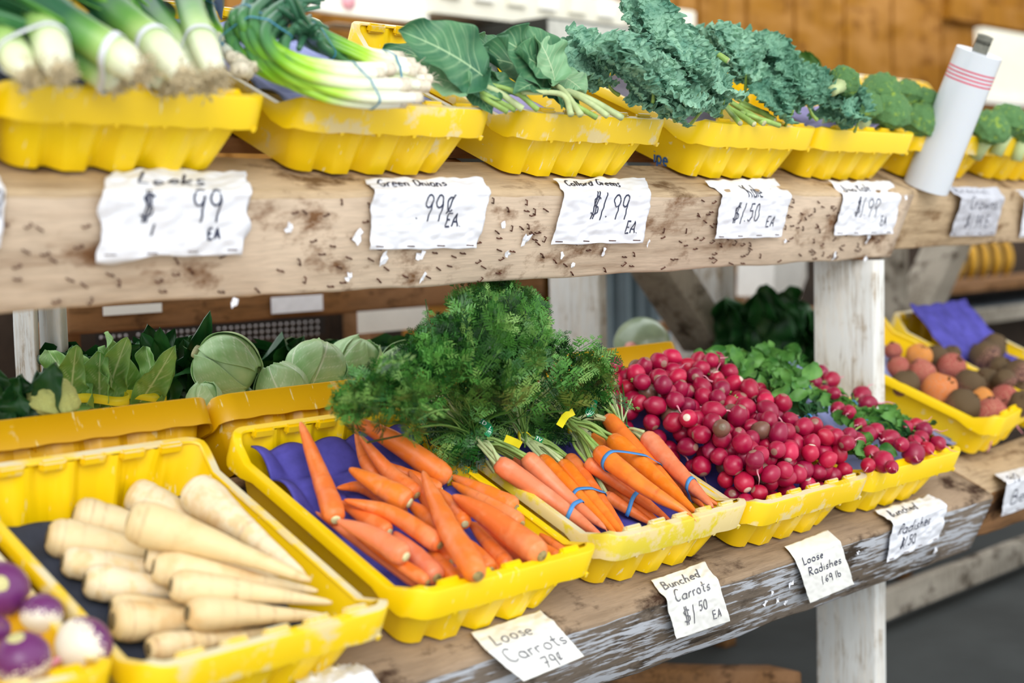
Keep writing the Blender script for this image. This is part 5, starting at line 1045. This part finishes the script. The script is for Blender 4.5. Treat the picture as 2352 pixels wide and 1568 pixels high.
o = obj('film_roll', np.concatenate([V, V2]), F, BAGM, roll); o.data.set_sharp_from_angle(angle=.6)
for k in range(4): a = .865-.026*k; obj('red_stripe', *tube([Pb+ax*L*a, Pb+ax*L*(a+.010)], [r*1.004]*2, 48, False), REDP, roll)
obj('peg', *tube(spline([Pb-ax*.0, Pt, Pt+ax*.018, Pt+ax*.034, Pt+ax*.040], 14), [r*.33]*11+[r*.36, r*.33, r*.2], 12), CONE, roll)
# ------------------------------------------------------------------ behind the stand: the opposite stand, boxes, bananas
opp = empty('produce_stand', (.8, 1.6, 0), 'far stand seen through the gap with a brown beam and dark back boards', 'stand')
q0, q1 = on_y((158, 690), 1.62), on_y((1250, 690), 1.62); zb = on_y((600, 735), 1.62)[2]
obj('front_beam', *timber((q0[0], 1.69, zb+.085), (q1[0], 1.69, zb+.085), (0, .07, 0), (0, 0, .085), .003, 40, .008), BROWN, opp)
for x in (q0[0]+.05, q1[0]-.06): post('post', opp, x-.025, x+.025, 1.70, 1.84, 0, zb+.02, BROWN)
DARKB = plain('dark_boards', srgb(58, 46, 36), .85, .2)
for i in range(6): obj('back_board', *box(-.3+i*.3, -.01+i*.3, 2.1, 2.12, .1, Z0+.42), DARKB, opp, False)  # dark sheets put in for the shade of the far aisle
for i in range(4): obj('shelf_board', *box(-.3, 1.5, 1.3+i*.2, 1.48+i*.2, Z0+.02, Z0+.045), BROWN, opp, False)
for x in (-.2, 1.25): post('post', opp, x-.03, x+.03, 1.95, 2.08, 0, Z0+.40, BROWN)
def far_card(q0, q1, y, mat, label, txt=None):
    A_, B_ = on_y(q0, y), on_y(q1, y); V, F = box(A_[0], B_[0], y-.004, y, B_[2], A_[2]); o = obj('price_card', V, F, mat, None, False); tag(o, label, 'price card', 'cards on the far stand')
far_card((622, 683), (740, 712), 1.61, PAPER, 'blurred white card on the far beam above the cabbages'); far_card((820, 716), (980, 752), 1.60, CARD, 'bright white card hanging below the far beam left of the carrot tops'); far_card((236, 704), (370, 716), 1.61, CARD, 'thin white card on the far beam above the tied greens')
BEAD = plain('bright_bead', srgb(220, 214, 214), .2, .05, .8); GRID = plain('dark_tray', srgb(40, 36, 34), .6, .1); yb = 1.95
A_, B_ = on_y((225, 785), yb), on_y((745, 735), yb); V, F = box(A_[0], B_[0], yb, yb+.01, A_[2]-.03, B_[2]+.05); pt = obj('perforated_panel', V, F, GRID, None, False); tag(pt, 'dark perforated metal panel glinting under the far beam', 'panel')
pc = []
for i in range(36):
    for j in range(3):
        q = (232+i*14.2, 775-i*1.05+j*14); 
        if (j == 2 and not 8 < i < 12 and i < 20) or 6 > i > 4 or 18 == i or (i < 6 and j != 0): continue
        c = on_y(q, yb-.002); b_ = [(c+.0042*np.array([math.cos(a)*math.sin(e), -math.cos(e), math.sin(a)*math.sin(e)])) for e in (.3, .9, 1.5) for a in np.linspace(0, 2*math.pi, 8, endpoint=False)]; pc.append((np.array(b_), [(k*8+m, k*8+(m+1) % 8, (k+1)*8+(m+1) % 8, (k+1)*8+m) for k in range(2) for m in range(8)]+[tuple(range(8))]))
tag(obj('rivets', *join(pc), BEAD, pt), kind='stuff')  # pale beads stand in for points of light in the panel
CREAM = plain('cream_paint', srgb(232, 228, 210), .6, .04, .3); WHITEB = plain('white_board', srgb(240, 238, 228), .5, .03); BLACKB = plain('black_side', srgb(40, 42, 38), .6, .1); LBL = plain('speckled_label', srgb(206, 206, 196), .6, .1, .3, 60)
def slab(name, q0, q1, y, d, mat, label, cat, parts=()):
    A_, B_ = on_y(q0, y), on_y(q1, y); V, F = box(A_[0], B_[0], y, y+d, B_[2], A_[2]); o = obj(name, V, F, mat, None, False); return tag(o, label, cat), A_, B_
o, A_, B_ = slab('board', (612, -60), (986, 52), 2.45, .05, WHITEB, 'cream board with a pink mark on the wall above the collards', 'board'); obj('frame_edge', *box(A_[0]-.02, A_[0]+.012, 2.43, 2.45, B_[2], A_[2]), CREAM, o, False); m_ = on_y((800, 2), 2.445); obj('pink_mark', *tube([m_, m_-np.array([0, .004, 0])], [.03, .03], 14), plain('pink', srgb(240, 170, 180), .6, .05), o)
o, A_, B_ = slab('shelf', (770, 52), (1010, 78), 2.40, .12, WHITEB, 'white ledge below the cream board on the wall', 'shelf')
o, A_, B_ = slab('cabinet', (990, -60), (1598, 100), 2.42, .2, CREAM, 'cream slatted cabinet on the wall behind the collards and kale', 'cabinet')
for k in range(9): x = A_[0]+(B_[0]-A_[0])*(k+.5)/9; obj('slat', *box(x-.05, x+.05, 2.405, 2.42, B_[2]+.06, A_[2]), WHITEB if k % 2 else CREAM, o, False)
A_, B_ = on_y((1256, 38), 2.1), on_y((1625, 130), 2.1); L_ = on_y((985, 85), 2.35)
o = obj('carton', *box(A_[0], B_[0], 2.1, 2.6, Z0+.42, A_[2]), BLACKB, None, False); tag(o, 'black carton with a speckled pale label behind the kale', 'carton'); obj('label', *box(A_[0]+.005, B_[0]-.005, 2.094, 2.10, B_[2]-.15, A_[2]-.01), LBL, o, False)
o, A_, B_ = slab('wooden_box', (2255, 62), (2480, 245), 2.2, .04, CREAM, 'cream box on a ledge at the upper right beside the bag roll', 'box'); obj('box_ledge', *box(A_[0]-.08, B_[0], 2.15, 2.26, B_[2]-.035, B_[2]), WHITEB, o, False); 
V, F = box(*sorted((on_y((2180, 30), WY-.05)[0], 12)), WY-.06, WY, on_y((2250, 55), WY-.05)[2], on_y((2250, 5), WY-.05)[2]); tag(obj('batten', V, F, WALLW, None, False), 'brown timber batten across the wall at the upper right', 'batten')
o, A_, B_ = slab('door_frame', (1397, 560), (1545, 900), 2.3, .08, plain('grey_blue_paint', srgb(150, 168, 176), .5, .05), 'grey-blue door leaf seen between the middle posts', 'door')
for f in (.12, .42, .62): x = A_[0]+(B_[0]-A_[0])*f; obj('stile', *box(x-.03, x+.03, 2.27, 2.3, B_[2], A_[2]), plain('slate_paint', srgb(92, 108, 116), .5, .05), o, False)
P = on_y((1815, 640), 1.5); V = [P+np.array([x, y, z]) for x, y, z in ((-.10, 0, .06), (.11, 0, .08), (.16, .03, -.0), (.02, .0, -.13), (-.11, 0, -.06), (-.10, .16, .06), (.11, .16, .08), (.16, .19, 0), (.02, .16, -.13), (-.11, .16, -.06))]
tag(obj('paper_sack', V, [(0, 1, 2, 3, 4), (5, 6, 7, 8, 9)]+[(i, (i+1) % 5, 5+(i+1) % 5, 5+i) for i in range(5)], CARD, None, False), 'white paper sack above the dark chard behind the post', 'sack')
zs = P[2]-.135; obj('shelf_board', *box(P[0]-.5, P[0]+.5, 1.45, 1.75, zs-.03, zs), BROWN, opp, False); post('post', opp, P[0]-.03, P[0]+.03, 1.6, 1.7, 0, zs-.03, BROWN)
rack = empty('banana_rack', on_y((2290, 700), 1.7)*np.array([1, 1, 0]), 'dark shelves holding bananas at the far right behind the beets', 'rack')
z1, z2, z3 = on_y((2290, 650), 1.6)[2], on_y((2290, 705), 1.6)[2], on_y((2290, 590), 1.6)[2]; X0 = on_y((2140, 650), 1.6)[0]
for z, h, mt, y in ((z1, .03, BROWN, 1.6), (z2, .06, GREYW, 1.55), (z1-.10, .03, plain('slate_cloth', srgb(86, 96, 104), .8, .15), 1.62)): obj('shelf_board', *box(X0-.05, X0+2.2, y, y+.4, z-h, z), mt, rack, False)
for x in (X0, X0+2.1): obj('upright', *box(x-.03, x+.03, 1.93, 1.99, 0, z1+.3), BROWN, rack, False)
obj('back_panel', *box(X0-.6, X0+2.3, 2.02, 2.04, 0, z1+.5), DARKB, rack, False)
BAN = plain('banana_skin', srgb(196, 146, 26), .5, .15); 
for k in range(9):
    if k > 6: break
    x = X0+.16+k*.12; C = spline([(x-.02, 1.68, z1+.002+.022), (x-.01, 1.66, z1+.09), (x+.03, 1.69, z1+.16), (x+.06, 1.74, z1+.19)], 14); o = obj('banana', *tube(C, [.006, .014, .019, .021, .022, .022, .022, .021, .020, .018, .015, .010, .006, .005], 8), BAN); tag(o, 'yellow banana standing in the row on the dark shelf at far right', 'banana', 'bananas on the dark shelf'); obj('stem', *tube([C[-1], C[-1]+np.array([.01, .01, .015])], [.005, .006], 6), BROWN, o)
